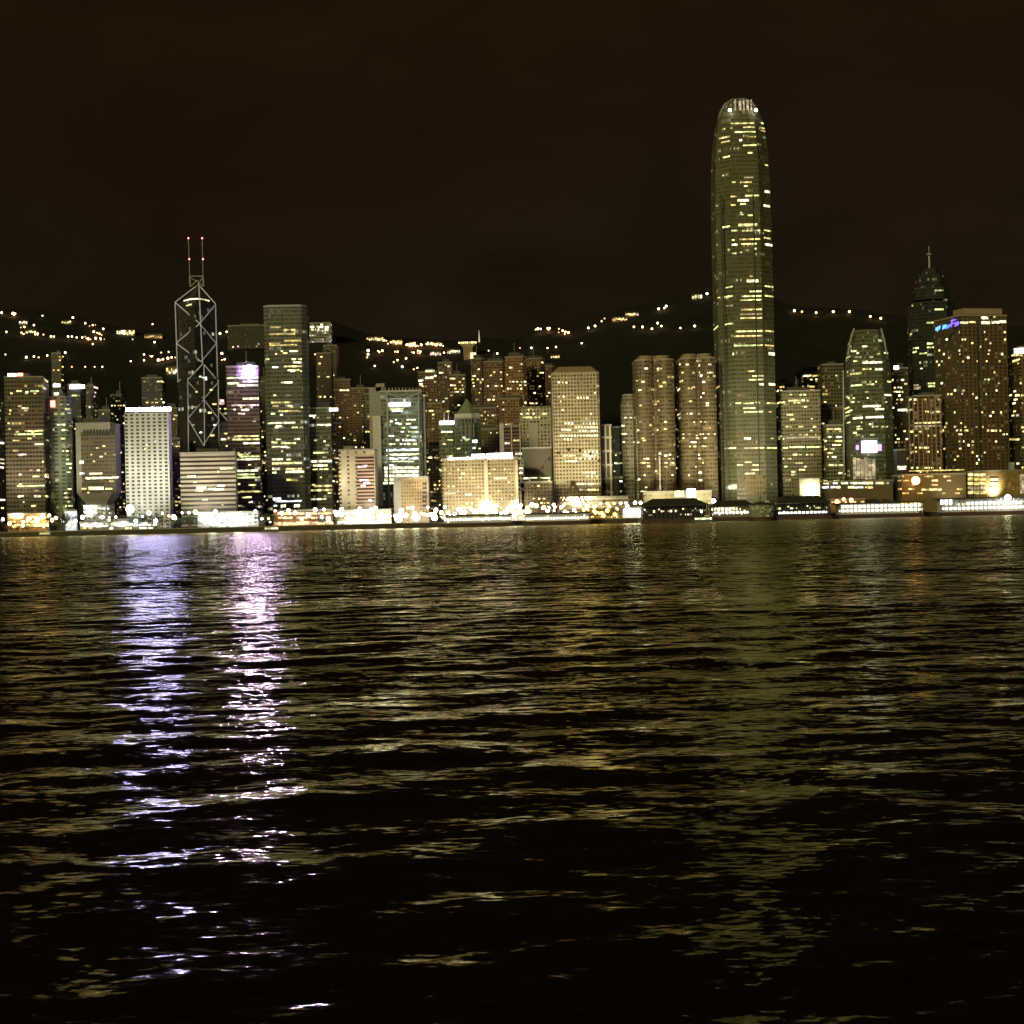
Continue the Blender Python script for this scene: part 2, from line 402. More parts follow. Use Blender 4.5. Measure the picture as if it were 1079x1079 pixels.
OT, AT = 'office tower', 'apartment tower'
def office(label, *a, **k): return Tower('office_tower', label, OT, *a, **k)
def flats(label, *a, **k): return Tower('apartment_tower', label, AT, *a, **k)
OLV = (.3, .27, .17); BRN = (.25, .19, .12); GRY = (.28, .27, .24); RED = (.2, .125, .085); BLU = (.1, .12, .17); GRN_ = (.16, .19, .13)
DG = (.03, .032, .03)

# --- far left
t = office('tall brown office tower at the left edge with a glowing red and white roof lamp', 5, 52, 397, 1560, facade('brown_office', (.23, .185, .135), (.05, .045, .035), 3, 3.8, .8, .5, .012, 6, .03), depth=50, rot=9, yb=538)
t.rows([(17, 23, 412), (27, 30, 413), (32, 41, 412), (45, 48, 409), (23, 30, 430, 'white'), (26, 51, 454), (15, 51, 457.5), (29, 33, 462), (36, 46, 468), (14, 19, 475, 'warm'), (18, 28, 479, 'pink'), (34, 42, 502), (45, 51, 502, 'white', 2.2),
        (18, 52, 512), (36, 41, 517, 'dim'), (19, 25, 523), (36, 43, 523, 'white', 2.2), (47, 51, 523), (33, 38, 533), (9, 11, 436, 'warm'), (8, 10, 446), (9, 11, 452), (20, 23, 510), (24, 26, 529, 'white')])
t.rand(22, ('warm', 'dim', 'pale'), (1.2, 4), cl=.4)
t.part('roof_lamp', 8, 17, 393.5, 396.5, BAR['white'], 1, 2); t.part('roof_lamp', 18, 24, 393, 396.5, BAR['red'], 1, 2)
t = office('narrow pale green tower with closely stacked lit floors beside the brown office tower', 52, 77, 418, 1580, facade('green_flats', (.27, .29, .23), (.07, .09, .07), 6, 3.6, .55, .5, .1, 2, .1, (GRN, PALE), 1.2), depth=26, rot=9, ch=5, yb=538)
t.rand(46, ('green', 'pale', 'dim'), (1.2, 4.5), x0=64, cl=.3); t.rows([(60, 77, 447.5, 'white'), (57, 62, 415, 'white', 2.5)])
t.part('roof_lamp', 56, 63, 404.5, 407.5, BAR['white'], 2, 2); t.part('roof_lamp', 53, 58, 422, 429, BAR['red'], -2, 1)
t = flats('slim blue grey apartment tower capped by a white light bar behind the barracks block', 72, 91, 405, 1800, facade('blue_flats', BLU, DG, 3, 3.1, .6, .5, .03, 3, .02), depth=22, yb=455); t.rand(6, ('pale', 'dim'))
t.part('roof_lamp', 73.5, 89, 405.5, 409.5, BAR['white'], -1.2, 1)
t = flats('dim grey apartment tower with a pinkish roof light right of the blue grey one', 90, 104, 406, 1850, facade('grey_flats', (.17, .16, .16), DG, 3, 3.1, .6, .5, .08, 3, .02), depth=22, yb=455); t.rand(7, ('pink', 'dim'), (1, 2)); t.rows([(96, 103, 408, 'pink')])
t = flats('dark residential slab with dotted lights high at the left edge', -20, 4, 420, 1640, facade('edge_flats', (.25, .22, .18), DG, 4, 3.3, .6, .5, .06, 3, .03), yb=545); t.rand(14, ('warm', 'pink', 'white'), x0=-2, x1=4)
t = flats('thin spire like apartment block with yellow dots above the green tower', 55, 70, 372, 2000, facade('mid_level_flats', (.14, .12, .1), DG, 3, 3.1, .6, .5, .07, 2, .02), depth=20, yb=405); t.rand(12, ('warm', 'pale'), (1, 2.2), h=1.2)

# --- barracks block: framed slab on a narrow stem
t = Tower('barracks_block', 'pale framed slab block on a narrow tapered stem with a dark toothed top', 'government building', 80, 127, 446, 1575, facade('barracks_wall', (.36, .34, .31), DG, 60, 60, 0, 0, 0, 1, 0), depth=40, yb=520, top=M['concrete'], taper=None, prt='stem')
t.shaft.scale = (.62, .7, 1)
s_ = t
b = MB(); zb = t.loc(100, 530).z; zt = t.loc(100, 446).z; zk = t.loc(100, 519).z
pw, pd = t.w, t.d
b.prism(scalep(rect(pw, pd), .64), zb, zk, rect(pw, pd), cap=False, bottom=True).prism(rect(pw, pd), zk, zt)
b.build('block', M['concrete'], t.root)
panel = facade('barracks_panel', (.17, .14, .1), (.07, .06, .05), 2.4, 3.5, .7, .55, .03, 5, .05, ls=1.3)
a_, c_ = t.loc(86, 490), t.loc(122, 490)
b = MB(); b.prism([(a_.x, a_.y - .5), (c_.x, a_.y - .5), (c_.x, a_.y + .3), (a_.x, a_.y + .3)], t.loc(100, 519).z, t.loc(100, 455).z, None, True, True); b.build('window_panel', panel, t.root)
for k in range(10): t.part('louvre', 88 + k * 3.35, 90 + k * 3.35, 453, 458.5, M['dark'], -.9, .6)
for x0, x1, y, kd, h in ((84, 88, 487, 'white', 3), (84, 89, 499, 'cool', 1.6), (94, 108, 499, 'white', 1.6), (90, 125, 503.5, 'white', 2), (86, 91, 515, 'warm', 1.6), (93, 109, 514.5, 'white', 3.2), (111, 118, 515, 'pale', 1.5), (115, 120, 507, 'warm', 1.6),
                     (101, 104, 472, 'pale', 1.3), (108, 111, 470, 'pale', 1.3), (95, 97, 479, 'warm', 1.3), (105, 108, 481, 'pale', 1.3), (98, 100, 486, 'warm', 1.5), (110, 112, 478, 'dim', 1.5), (119, 122, 479, 'pale', 1.3), (92, 94, 519, 'warm', 1.4)):
    t.part('lit_window', x0, x1, y - h / 2, y + h / 2, LW[kd], -1.0, .4)
t = Tower('government_block', 'low pale block with dotted windows at the foot of the barracks slab', 'government building', 88, 121, 533, 1535, facade('low_block', (.42, .42, .38), (.05, .05, .05), 4, 3.6, .6, .45, .1, 4, .2), depth=30, roof=None); t.rand(14, ('white', 'pale', 'cool'), (1.2, 4), y0=536, y1=546)

# --- white hotel with violet crown
t = Tower('hotel_tower', 'white gridded tower with a blazing violet white crown light', 'hotel', 132, 181, 434, 1560, facade('white_grid', (.8, .78, .74), (.1, .09, .08), 5.0, 3.35, .5, .55, .012, 2, .004, (PALE, WARM), 2), depth=46, rot=8, yb=540, roof=None)
CR = t
b = MB(); b.box(-t.w / 2 - .3, -t.w / 2 + .2, -t.d / 2 + .2, t.d / 2 - .2, 0, t.H - 1); b.build('end_wall', M['white'], t.root)
t.part('crown_light_shield', 132.5, 180.5, 428.8, 433.8, M['dark'], -3.3, 3)  # dark box added to stop the crown light spilling back onto the facade
a, c = t.loc(133, 433.3, -3.31), t.loc(180, 429.3, -3.31)
b = MB(); b.quad([(a.x, a.y, a.z), (c.x, a.y, a.z), (c.x, a.y, c.z), (a.x, a.y, c.z)]); b.build('crown_light', BAR['violet'], t.root)
t.rows([(152, 153.5, 473), (154, 156, 469), (163, 164, 465), (160, 163, 496.5, 'white'), (165, 170, 497.5), (171, 173, 494, 'white', 2.4), (147, 149, 516), (151, 153, 497, 'dim')])
t = flats('stepped blue grey apartment cluster behind the white tower', 117, 134, 416, 1900, facade('step_flats', (.15, .15, .18), DG, 3, 3, .6, .5, .07, 2, .02), depth=24, yb=470); t.rand(14, ('warm', 'white'), (1, 2.2), h=1.3)
t = flats('dim apartment tower rising just above the violet crown', 150, 176, 398, 1900, facade('crown_flats', (.13, .13, .17), DG, 3, 3, .6, .5, .05, 2, .02), depth=24, yb=430); t.rand(16, ('warm', 'white', 'pale'), (1, 2.6), h=1.3)
t = flats('reddish dim apartment tower between the white tower and the twin mast tower', 172, 192, 430, 1820, facade('gap_flats', RED, DG, 3, 3, .6, .5, .05, 2, .02), depth=24, yb=540); t.rand(14, ('warm', 'pale'), (1, 2.4), h=1.3)

# --- twin mast prism tower
bocm = facade('prism_glass', (.085, .075, .06), (.05, .048, .045), 3.2, 4, .9, .8, .012, 3, .012, (PALE, COOL), 1.6, rough=.4)
t = Tower('bank_tower', 'dark prismatic glass tower outlined by pale cross braces with twin masts', 'bank tower', 187, 226.5, 319, 1720, bocm, depth=47, yb=475, top=False,
          poly=lambda w, d: [(-w / 2, 0), (w * .1, -d / 2), (w / 2, 0), (w * .1, d / 2)])
B_ = t
ax = t.loc(208, 300, t.d / 2)
b = MB(); tp = t.secs[-1][1]; H = t.H
apex = (ax.x, 4, t.loc(208, 299, t.d / 2).z)
for i in range(4): b.quad([(*tp[i], H), (*tp[(i + 1) % 4], H), apex])
b.build('glass_roof', bocm, t.root)
# front lower shafts
lo = MB(); l1, l2 = t.loc(197.5, 440), t.loc(231, 440)
pf = [(l1.x, -t.d / 2 + 2), (t.loc(216, 440).x, -t.d / 2 - 14), (l2.x, -t.d / 2 + 2), (t.loc(216, 440).x, t.d / 2)]
zl = t.loc(205, 400).z
lo.prism(pf, 0, zl, None, False)
apf = (t.loc(214, 384).x, 0, t.loc(214, 383).z)
for i in range(4): lo.quad([(*pf[i], zl), (*pf[(i + 1) % 4], zl), apf])
lo.build('front_shaft', bocm, t.root)
lo = MB(); pr_ = [(t.loc(228, 460).x, -t.d / 2 + 1), (t.loc(242.5, 460).x, -t.d / 2 + 2), (t.loc(242.5, 460).x, t.d / 2), (t.loc(228, 460).x, t.d / 2)]
z1_ = t.loc(241, 445).z
lo.prism(pr_, 0, z1_, None, False); ap2 = (t.loc(229, 430).x, t.d / 2 - 1, t.loc(229, 430).z)
for i in range(4): lo.quad([(*pr_[i], z1_), (*pr_[(i + 1) % 4], z1_), ap2])
lo.build('side_shaft', bocm, t.root)
def brace(x0, y0, x1, y1, dep=-.5, dep1=None, r=.6, mat='brace', nm='brace'):
    a, c = t.loc(x0, y0, dep), t.loc(x1, y1, dep if dep1 is None else dep1)
    MB().bar(a, c, r).build(nm, M[mat], t.root)
E_, C_ = t.d / 2 - 3.2, -2.4      # depth of the side edges and of the centre ridge
for q in ((184.5, 318, 187.5, 403, E_, E_), (227, 320, 229.5, 405, E_, E_), (209.5, 299, 213.5, 384, C_, C_),
          (185, 319, 210.5, 341, E_, C_), (227, 321, 210.5, 341, E_, C_), (210.5, 341, 186, 361, C_, E_), (210.5, 341, 228, 362, C_, E_),
          (186, 362, 212, 381, E_, C_), (228, 362, 212, 381, E_, C_), (188, 402, 198, 393, E_, E_), (185, 318, 206, 302, E_, t.d / 2), (227, 320, 211, 302, E_, t.d / 2)):
    brace(*q)
for q in ((198, 398, 198.5, 476, 1.2, 1.2), (230, 400, 230.5, 476, 1.2, 1.2), (215, 384, 215.5, 470, -15.2, -15.2), (198, 400, 214, 383, 1.2, 0), (215, 384, 230, 402, 0, 1.2),
          (198, 402, 215, 420, 1.2, -15), (230, 403, 215, 420, 1.2, -15), (215, 421, 198, 441, -15, 1.2), (215, 421, 230, 441, -15, 1.2), (198, 441, 215, 470, 1.2, -15), (231, 443, 215, 468, 1.2, -15),
          (242, 446, 242, 478, .6, .6), (229, 431, 242, 446, .6, .6)):
    brace(*q, r=.5)
for x0, x1, xb in ((200, 198.5, 200.5), (214, 213, 214.5)):
    brace(xb, 302, x0, 291, 20, 20, .9, 'steel', 'mast_base'); brace(x0, 291, x1, 250, 20, 20, .45, 'steel', 'mast')
    for yy in (251, 273): MB().ball(t.loc(x1 + (.9 if yy > 260 else 0), yy, 19), .9).build('mast_light', BAR['red'], t.root)
brace(200, 291, 214, 291, 20, 20, .6, 'steel', 'mast_frame'); brace(200, 292, 208, 297, 20, 20, .5, 'steel', 'mast_frame'); brace(214, 292, 206, 303, 20, 20, .5, 'steel', 'mast_frame'); brace(201, 302, 208, 295, 20, 20, .5, 'steel', 'mast_frame'); brace(214, 302, 207, 295, 20, 20, .5, 'steel', 'mast_frame')
for k in range(8):
    u = k / 8 * 2 - 1; u1 = (k + 1) / 8 * 2 - 1
    a, c = t.loc(207 + u * 13.5, 317 - 2.2 * (1 - u * u), 1), t.loc(207 + u1 * 13.5, 317 - 2.2 * (1 - u1 * u1), 1)
    MB().bar(a, c, .7).build('roof_light', LW['white'], t.root)
t.rows([(196, 198, 322, None, 1.2), (199, 202, 321), (182.5, 184, 326), (182.5, 184, 333), (183, 185, 339), (183, 185, 347)], ('pale',))
for x, y, w, kd in ((213, 397, 5, 'cool'), (216, 399, 2, 'cool'), (210, 396, 2, 'white'), (221, 410, 3, 'pale'), (206, 412, 2, 'pale'), (224, 425, 4, 'pale'), (204, 428, 3, 'dim'), (219, 434, 4, 'pale'), (225, 447, 3, 'cool'), (202, 447, 3, 'dim'), (210, 455, 3, 'cool'), (222, 458, 4, 'pale'), (236, 456, 4, 'pale'), (233, 462, 5, 'white'), (238, 469, 3, 'pale'), (204, 465, 2, 'dim')):
    t.part('lit_window', x, x + w, y, y + 1.6, LW[kd], -15.5 if 207 < x < 222 else -9, .4)

# --- striped block and white podium
strp = facade('striped_wall', (.5, .45, .38), (.07, .055, .04), 200, 4.0, 1.0, .48, 0, 1, 0)
t = office('wide pale block banded with dark horizontal window strips below the twin mast tower', 190, 250, 477, 1555, strp, depth=46, rot=7, yb=540, roof='yes')
t.rows([(232, 245, 493.5, 'pale', 2), (197, 206, 502, 'white', 2.4), (204, 207, 508), (207, 217, 514, 'white', 2.2), (206, 214, 517, 'pale', 2), (219, 228, 515), (229, 237, 512, 'white', 2), (225, 236, 515.5, 'white', 2), (213, 219, 526.5), (229, 231, 497), (233, 236, 532, 'dim')])
t = Tower('podium_hall', 'white floodlit low hall on the waterfront below the striped block', 'hall', 208, 276, 540, 1525, facade('white_podium', (.75, .78, .72), (.3, .32, .3), 5, 3.5, .7, .5, .3, 4, .3, (PALE, COOL), .9), depth=24, roof=None); t.rand(10, ('white', 'cool'), (3, 9), y0=543, y1=550)

# --- pink lamp tower
pk = facade('pinkish_office', (.27, .2, .2), (.07, .05, .055), 2.6, 3.8, .85, .55, .02, 5, .05, (PALE, (1, .7, .7)), 1.5)
t = office('pinkish office tower with a dazzling violet searchlight below its roof', 239, 275, 386, 1690, pk, depth=40, rot=6, yb=538)
PKT = t
t.rows([(238, 274, 398), (240, 252, 404), (256, 274, 402), (250, 274, 406, 'white'), (256, 273, 420, 'white'), (244, 274, 427, 'pink'), (254, 262, 432, 'white'), (251, 258, 436, 'pink'), (247, 273, 459.5), (245, 274, 463), (256, 274, 467, 'white'), (246, 262, 479), (252, 274, 481), (250, 274, 484, 'white'),
        (246, 272, 496, 'white', 2), (246, 268, 500), (247, 274, 503), (250, 253, 510), (262, 270, 511), (253, 275, 518), (255, 265, 524), (262, 266, 529, 'white'), (251, 255, 533)], ('pale', 'green'))
t.rand(14, ('pink', 'pale', 'dim'), (1.5, 5), y0=390, y1=535)
a = t.loc(262, 391, -4)
b = MB()
for k in range(20):
    p0, p1 = 2 * math.pi * k / 20, 2 * math.pi * (k + 1) / 20
    b.quad([(a.x, a.y - 1.0, a.z), (a.x + 5.6 * math.cos(p1), a.y - .6, a.z + 5.6 * math.sin(p1)), (a.x + 5.6 * math.cos(p0), a.y - .6, a.z + 5.6 * math.sin(p0))][::-1])
lens = b.build('searchlight_lens', BAR['pinklamp'], t.root)
b = MB()
for k in range(20):
    p0, p1 = 2 * math.pi * k / 20, 2 * math.pi * (k + 1) / 20
    c0, s0, c1, s1 = math.cos(p0), math.sin(p0), math.cos(p1), math.sin(p1)
    b.quad([(a.x + 5.9 * c0, a.y - 1.6, a.z + 5.9 * s0), (a.x + 5.9 * c1, a.y - 1.6, a.z + 5.9 * s1), (a.x + 3 * c1, a.y + 3, a.z + 3 * s1), (a.x + 3 * c0, a.y + 3, a.z + 3 * s0)])
b.build('searchlight_housing', M['dark'], t.root)
t.part('roof_lamp', 232 + 0, 235, 421, 427, BAR['red'], -1, 1) if False else None
t = flats('dark reddish apartment tower with a pink beacon beside the searchlight tower', 229, 241, 415, 1800, facade('beacon_flats', RED, DG, 3, 3, .6, .5, .06, 2, .03), depth=20, yb=480); t.rand(8, ('pink', 'pale'), (1, 3)); t.part('beacon', 231, 236, 421, 426, LW['pink'], -.8, 1)
t = flats('dark flat roofed slab on the slope behind the searchlight tower', 241, 282, 343, 2720, facade('slab_flats', (.07, .055, .055), DG, 3, 3, .6, .5, .008, 2, .0), depth=20, yb=390); t.rand(5, ('dim', 'pink'), (1, 2))

# --- tall square tower
t = office('tall dark square office tower with gold lit upper floors and chamfered corners', 279, 326, 322, 1660, facade('square_tower', (.22, .215, .185), (.085, .085, .07), 2.4, 4.0, .8, .62, .008, 6, .035, (PALE, COOL), 1.3), depth=47, ch=5, rot=4, yb=530, roof=None, top=M['steel'])
t.rows([(285, 296, 345, 'gold'), (299, 312, 347.5, 'gold'), (283, 311, 352, 'gold'), (281, 295, 362, 'gold'), (300, 318, 359, 'gold'), (280, 313, 363.5, 'gold'), (290, 292, 373, 'warm'), (298, 303, 372), (305, 314, 370), (309, 318, 382, 'white'), (287, 293, 387), (299, 318, 386, 'pale'), (303, 316, 390), (306, 311, 391, 'white'),
        (296, 308, 403, 'white'), (286, 307, 424, 'gold'), (287, 293, 428, 'gold'), (303, 308, 428), (293, 315, 433, 'gold'), (283, 290, 436), (295, 298, 437), (282, 288, 446), (285, 311, 445.5, 'white'), (291, 297, 449, 'white'), (310, 316, 462.5, 'white'), (286, 292, 466), (285, 303, 471, 'white'), (296, 312, 467), (286, 298, 484, 'white'), (286, 318, 488, 'pale', 2),
        (287, 295, 494, 'white', 2.4), (301, 318, 494), (301, 321, 497, 'white', 2.2), (286, 291, 498, 'white'), (302, 314, 505.5, 'gold', 2), (316, 319, 502), (287, 296, 526, 'cool', 3), (290, 318, 528, 'cool', 1.6), (296, 301, 533, 'white', 3), (310, 316, 533, 'white', 3), (288, 292, 533, 'cool')])
t.rand(24, ('pale', 'green', 'dim'), (1.5, 6), y0=370, y1=520)
t = office('dark glass office block topped by a black box and a white flare light', 326, 353, 430, 1680, facade('dark_office', (.17, .17, .12), (.06, .065, .05), 2.6, 3.9, .85, .6, .02, 5, .05, (PALE, WHITE := (1, .97, .85)), 1.4), depth=34, yb=535, roof=None)
t.part('plant_box', 329, 347, 423.5, 430, M['dark'], 2, 14); t.part('roof_lamp', 347, 356, 430, 433, BAR['white'], -1.5, 1)
t.rows([(334, 352, 447.5, 'white'), (325, 333, 438, 'white'), (330, 346, 487 - 10, 'pale'), (328, 350, 486, 'white', 2), (330, 345, 490.5, 'white', 2), (337, 339, 503), (331, 350, 512, 'pale', 2), (328, 350, 516.5, 'pale', 2), (327, 344, 526, 'white', 1.6), (331, 334, 464), (341, 343, 465)])
t.rand(18, ('pale', 'white', 'dim'), (1.5, 5), y0=440, y1=530)
t = Tower('hillside_block', 'bright white lit building alone on the ridge right of the square tower', 'building', 327, 351, 340, 2740, facade('ridge_block', (.4, .4, .38), DG, 4, 3.5, .7, .6, .3, 3, .3, (WHITE, PALE), 2), depth=20, yb=349, roof=None); t.rand(16, ('white',), (1, 3), y0=342, y1=348, h=2)
for (x0, x1, yt, Y, wl, lb, n) in (
    (334, 352, 372, 2000, (.15, .11, .09), 'dim reddish apartment tower with a lit top floor behind the dark glass block', 10),
    (342, 358, 364, 2060, (.13, .1, .085), 'slim dark apartment tower with a spire like top under the ridge lights', 8),
    (352, 372, 400, 1950, (.19, .12, .085), 'reddish brown apartment block left of the wide brown cluster', 12),
    (370, 392, 409, 1930, (.2, .13, .095), 'wide reddish brown apartment cluster dotted with pale windows', 16)):
    t = flats(lb, x0, x1, yt, Y, facade('red_flats', tuple(x * 1.5 for x in wl), DG, 3, 3, .6, .5, .05, 2, .015), depth=24, yb=500); t.rand(n, ('warm', 'pale', 'white'), (1, 2.6), h=1.3)

# --- tan block with dark stripes
t = office('cream block with a dark red striped window bay and a plain left wall', 357, 398, 474, 1550, facade('cream_wall', (.55, .48, .36), (.1, .08, .06), 7.5, 3.8, .28, .5, .12, 1, .12, (PALE, PALE), 1), depth=34, yb=538, roof=None)
b = MB(); a_, c_ = t.loc(376, 505), t.loc(394.5, 505)
b.prism([(a_.x, a_.y - .7), (c_.x, a_.y - .7), (c_.x, a_.y + .3), (a_.x, a_.y + .3)], t.loc(385, 535.5).z, t.loc(385, 480).z, None, True, True)
b.build('striped_bay', facade('stripe_bay', (.52, .36, .27), (.05, .025, .02), 200, 3.15, 1.0, .55, 0, 1, 0), t.root)
for x, y, w in ((377, 491, 9), (382, 490, 5), (379, 505, 9), (383, 508, 7), (380, 511, 5), (388, 526, 3)): t.part('lit_window', x, x + w, y, y + 2, LW['pink'], -1.2, .4)
t.part('stair_tower', 362, 372, 470, 474, M['concrete'], 8, 10)

# --- braced bank with shoulders
hs = facade('braced_glass', (.3, .33, .28), (.12, .15, .12), 2.4, 3.9, .85, .65, .05, 4, .14, (GRN, COOL), 1.5)
t = Tower('bank_tower', 'greenish white braced bank building with bright lit middle floors and tall side pylons', 'bank tower', 402, 447, 412, 1640, hs, depth=48, yb=540, roof=None, top=M['steel'])
for x0, x1, yt_, y2 in ((390, 403, 408, 540), (444, 449, 418, 540), (396, 405, 404, 412)): t.part('service_pylon', x0, x1, yt_, y2, M['concrete'], 4, 18)
t.part('service_pylon', 393.5, 402, 438, 533, M['white'], -4, 7)
t.part('sign_bar', 410, 432, 424.5, 427.5, BAR['lilac'], -1, 1)
def strut(tt, x0, y0, x1, y1, r=.7, nm='truss', mat='steel', dep=-1.2): MB().bar(tt.loc(x0, y0, dep), tt.loc(x1, y1, dep), r).build(nm, M[mat], tt.root)
for yy in (417, 459, 482): strut(t, 405, yy - 4, 425, yy + 3); strut(t, 425, yy + 3, 444, yy - 4); strut(t, 405, yy + 3, 444, yy + 3)
for xx in (408, 441): strut(t, xx, 414, xx + 2, 535, .9, 'mast_column')
for k in range(12): t.part('crown_rail', 402 + k * 3.6, 403 + k * 3.6, 408.5, 412, M['steel'], 2, 1)
t.rows([(411, 425, 431, 'green'), (413, 424, 433, 'cool'), (432, 440, 450.5, 'cool', 2), (417, 420, 446, 'cool'), (411, 414, 444)] + [(407, 441, y, 'white' if i % 2 else 'cool', 2.2) for i, y in enumerate((474, 479, 483))] + [(405, 441, y, 'white', 2.6) for y in (493, 497, 501, 505)] + [(404, 420, 509, 'white', 2)], ('cool', 'white'))
t.rand(34, ('cool', 'green', 'white'), (1.5, 6), y0=438, y1=470, x0=408, x1=442)
t.rand(10, ('cool', 'green'), (3, 10), y0=486, y1=491, x0=408, x1=440)
t = flats('grey apartment slab with faint windows just left of the braced bank', 383, 398, 415, 1760, facade('bank_side_flats', (.24, .22, .17), DG, 4, 3.2, .6, .5, .04, 2, .02), depth=24, yb=475); t.rand(6, ('warm', 'pale'), (1, 2))
t = Tower('city_hall_block', 'boxy cream framed block with a brown gridded front beside the braced bank', 'civic building', 415, 453, 503, 1545, M['tan'], depth=30, yb=540, roof=None)
a_, c_ = t.loc(423, 525), t.loc(450, 525)
b = MB(); b.prism([(a_.x, a_.y - .5), (c_.x, a_.y - .5), (c_.x, a_.y + .3), (a_.x, a_.y + .3)], t.loc(435, 545).z, t.loc(435, 506).z, None, True, True)
b.build('gridded_front', facade('brown_grid', (.42, .3, .16), (.2, .14, .08), 2.4, 3.0, .6, .6, 0, 1, 0), t.root)
t.part('end_wall', 415, 423, 505, 546, M['concrete'], -.8, .6)
for k in range(6): t.part('dark_window', 445, 449.5, 508.5 + k * 4.6, 511 + k * 4.6, M['dark'], -.9, .4)
t.part('lit_window', 445, 449, 540, 544, LW['orange'], -1, .4)

# --- mid apartment towers between the bank and the pyramid roofed tower
for (x0, x1, yt, Y, wl, lb, n, yb) in (
    (441, 462, 392, 1900, (.24, .16, .11), 'tan brown apartment tower with a bright lit crown right of the braced bank', 22, 480),
    (447, 470, 470, 1700, (.3, .22, .12), 'dark gold apartment block with rows of white windows beside the cream civic box', 40, 545),
    (462, 478, 382, 2080, (.14, .1, .08), 'dark apartment tower left of the hilltop anvil building', 12, 440),
    (474, 492, 395, 2000, (.16, .11, .08), 'brown apartment tower directly behind the green pyramid roof', 16, 430)):
    t = flats(lb, x0, x1, yt, Y, facade('brown_flats', tuple(x * 1.5 for x in wl), DG, 3, 3, .6, .5, .08, 2, .02), depth=24, yb=yb); t.rand(n, ('warm', 'pale', 'white'), (1, 3), h=1.4)
    if x0 == 441:
        for q in ((441, 446, 401), (442, 445, 405), (448, 458, 391), (448, 457, 398)): t.win(*q, LW['white'], 2.2)
t = office('green lit block with glowing white rooftop spires left of the pyramid roof', 463, 479, 447, 1640, facade('green_block', (.26, .28, .19), (.08, .1, .06), 3, 3.8, .7, .5, .08, 4, .1, (GRN, PALE), 1.5), depth=30, yb=490, roof=None)
t.part('roof_lamp', 463, 479, 443.5, 447, BAR['white'], -.8, 1.2)
for x in (468, 472.5): strut(t, x, 444, x, 434, .35, 'spire', 'white', 3)
t.rand(14, ('white', 'green', 'pale'), (2, 7), y0=455)
t = office('octagonal tower with a green pyramid roof and dark columned front', 479, 507, 441, 1630, facade('octagon_wall', (.22, .25, .17), (.06, .08, .06), 3.2, 4, .6, .7, .02, 3, .02, (WHITE, GRN), 1.6), depth=29, ch=8, yb=482, top=M['concrete'], roof=None)
w_ = t.w; b = MB(); b.prism(scalep(t.secs[-1][1], .96), t.H + .9, t.H + 5); b.build('cornice', M['white'], t.root)
b = MB(); b.prism(scalep(t.secs[-1][1], .82), t.H + 5, P(492, 420, 1640).z - LAND, scalep(t.secs[-1][1], .04)); b.build('pyramid_roof', plain('copper_green', (.3, .38, .24)), t.root)
for k in range(4): t.part('front_column', 486 + k * 4.2, 487.2 + k * 4.2, 446, 461, M['concrete'], -.7, .8)
t.rows([(496, 503, 465, 'cool', 3), (487, 491, 461, 'cool'), (489, 495, 463, 'white'), (497, 501, 472, 'cool', 2)]); t.rand(6, ('green', 'dim'), (1, 4), y0=464)

# --- wide hotel with floodlit piers
t = Tower('hotel_block', 'wide golden block with a white rooftop light bar and two floodlit piers', 'hotel', 466, 546, 483, 1555, facade('golden_hotel', (.42, .33, .19), (.12, .09, .05), 3.0, 3.2, .62, .5, .04, 3, .03, (PALE, WARM), 1.6), depth=42, yb=540, roof=None)
HB = t
t.part('roof_light', 497, 511, 478.5, 483, BAR['lilac'], -1, 1.5); t.part('roof_light', 513, 540, 477.5, 483, BAR['lilac'], -1, 1.5); t.part('roof_light', 472, 497, 482, 484, BAR['white'], -1, 1.2)
for x, w0 in ((511.8, 3.6), (544, 2.6)):
    a, c = t.loc(x, 485, -2), t.loc(x + 1, 541, -2)
    b = MB(); b.box(a.x - w0 * .45, a.x + w0 * .45, a.y, a.y + 2.2, 0, a.z); b.build('floodlit_pier', plain('cream_pier', (.7, .58, .38)), t.root)
t.rand(46, ('pale', 'warm', 'dim', 'gold'), (1, 2.6), y0=490, y1=538, cl=.3, h=1.4); t.rows([(490, 497, 521, 'white'), (483, 497, 535, 'warm'), (468, 480, 520, 'dim'), (520, 534, 504, 'pale')])
t = office('brown slatted block with three white fins behind the wide golden block', 527, 550, 449, 1650, facade('slatted_wall', (.3, .2, .13), (.05, .035, .025), 200, 3.4, 1, .5, 0, 1, 0), depth=30, yb=480, roof=None)
for x, w in ((526.5, 4.5), (538.5, 1.2), (547.5, 1.2)): t.part('white_fin', x, x + w, 446, 482, M['white'], -1.4, 1.2)
t.rows([(532, 537, 467, 'white'), (541, 547, 464, 'warm'), (549, 557, 473, 'white', 2), (543, 556, 478, 'white', 2), (541, 550, 483, 'white')])
t = office('white gridded box standing on a white wall between brown towers and the round windowed tower', 548, 581, 429, 1760, facade('white_gridbox', (.7, .66, .52), (.07, .06, .04), 3.6, 3.6, .5, .55, .12, 3, .1), depth=26, yb=446, roof=None); t.rand(14, ('white', 'pale'), (1.4, 3.5), y0=432, y1=446)
t.part('stilt_wall', 557, 567, 446, 475, M['white'], -1, 6); t.part('under_storey', 567, 581, 446, 480, facade('under_storey', (.25, .2, .13), DG, 3, 3.5, .6, .5, .2, 3, .1), 2, 6) if False else None
t = Tower('dark_block', 'dark blank faced block with two strings of lights above the observation wheel', 'building', 550, 582, 472, 1600, plain('dark_stone', (.11, .095, .06)), depth=30, yb=540, roof=None)
t.part('light_string', 550, 580, 503, 504.6, LW['white'], -.8, .6); t.part('light_string', 567, 577, 511, 514, LW['white'], -.8, .6)
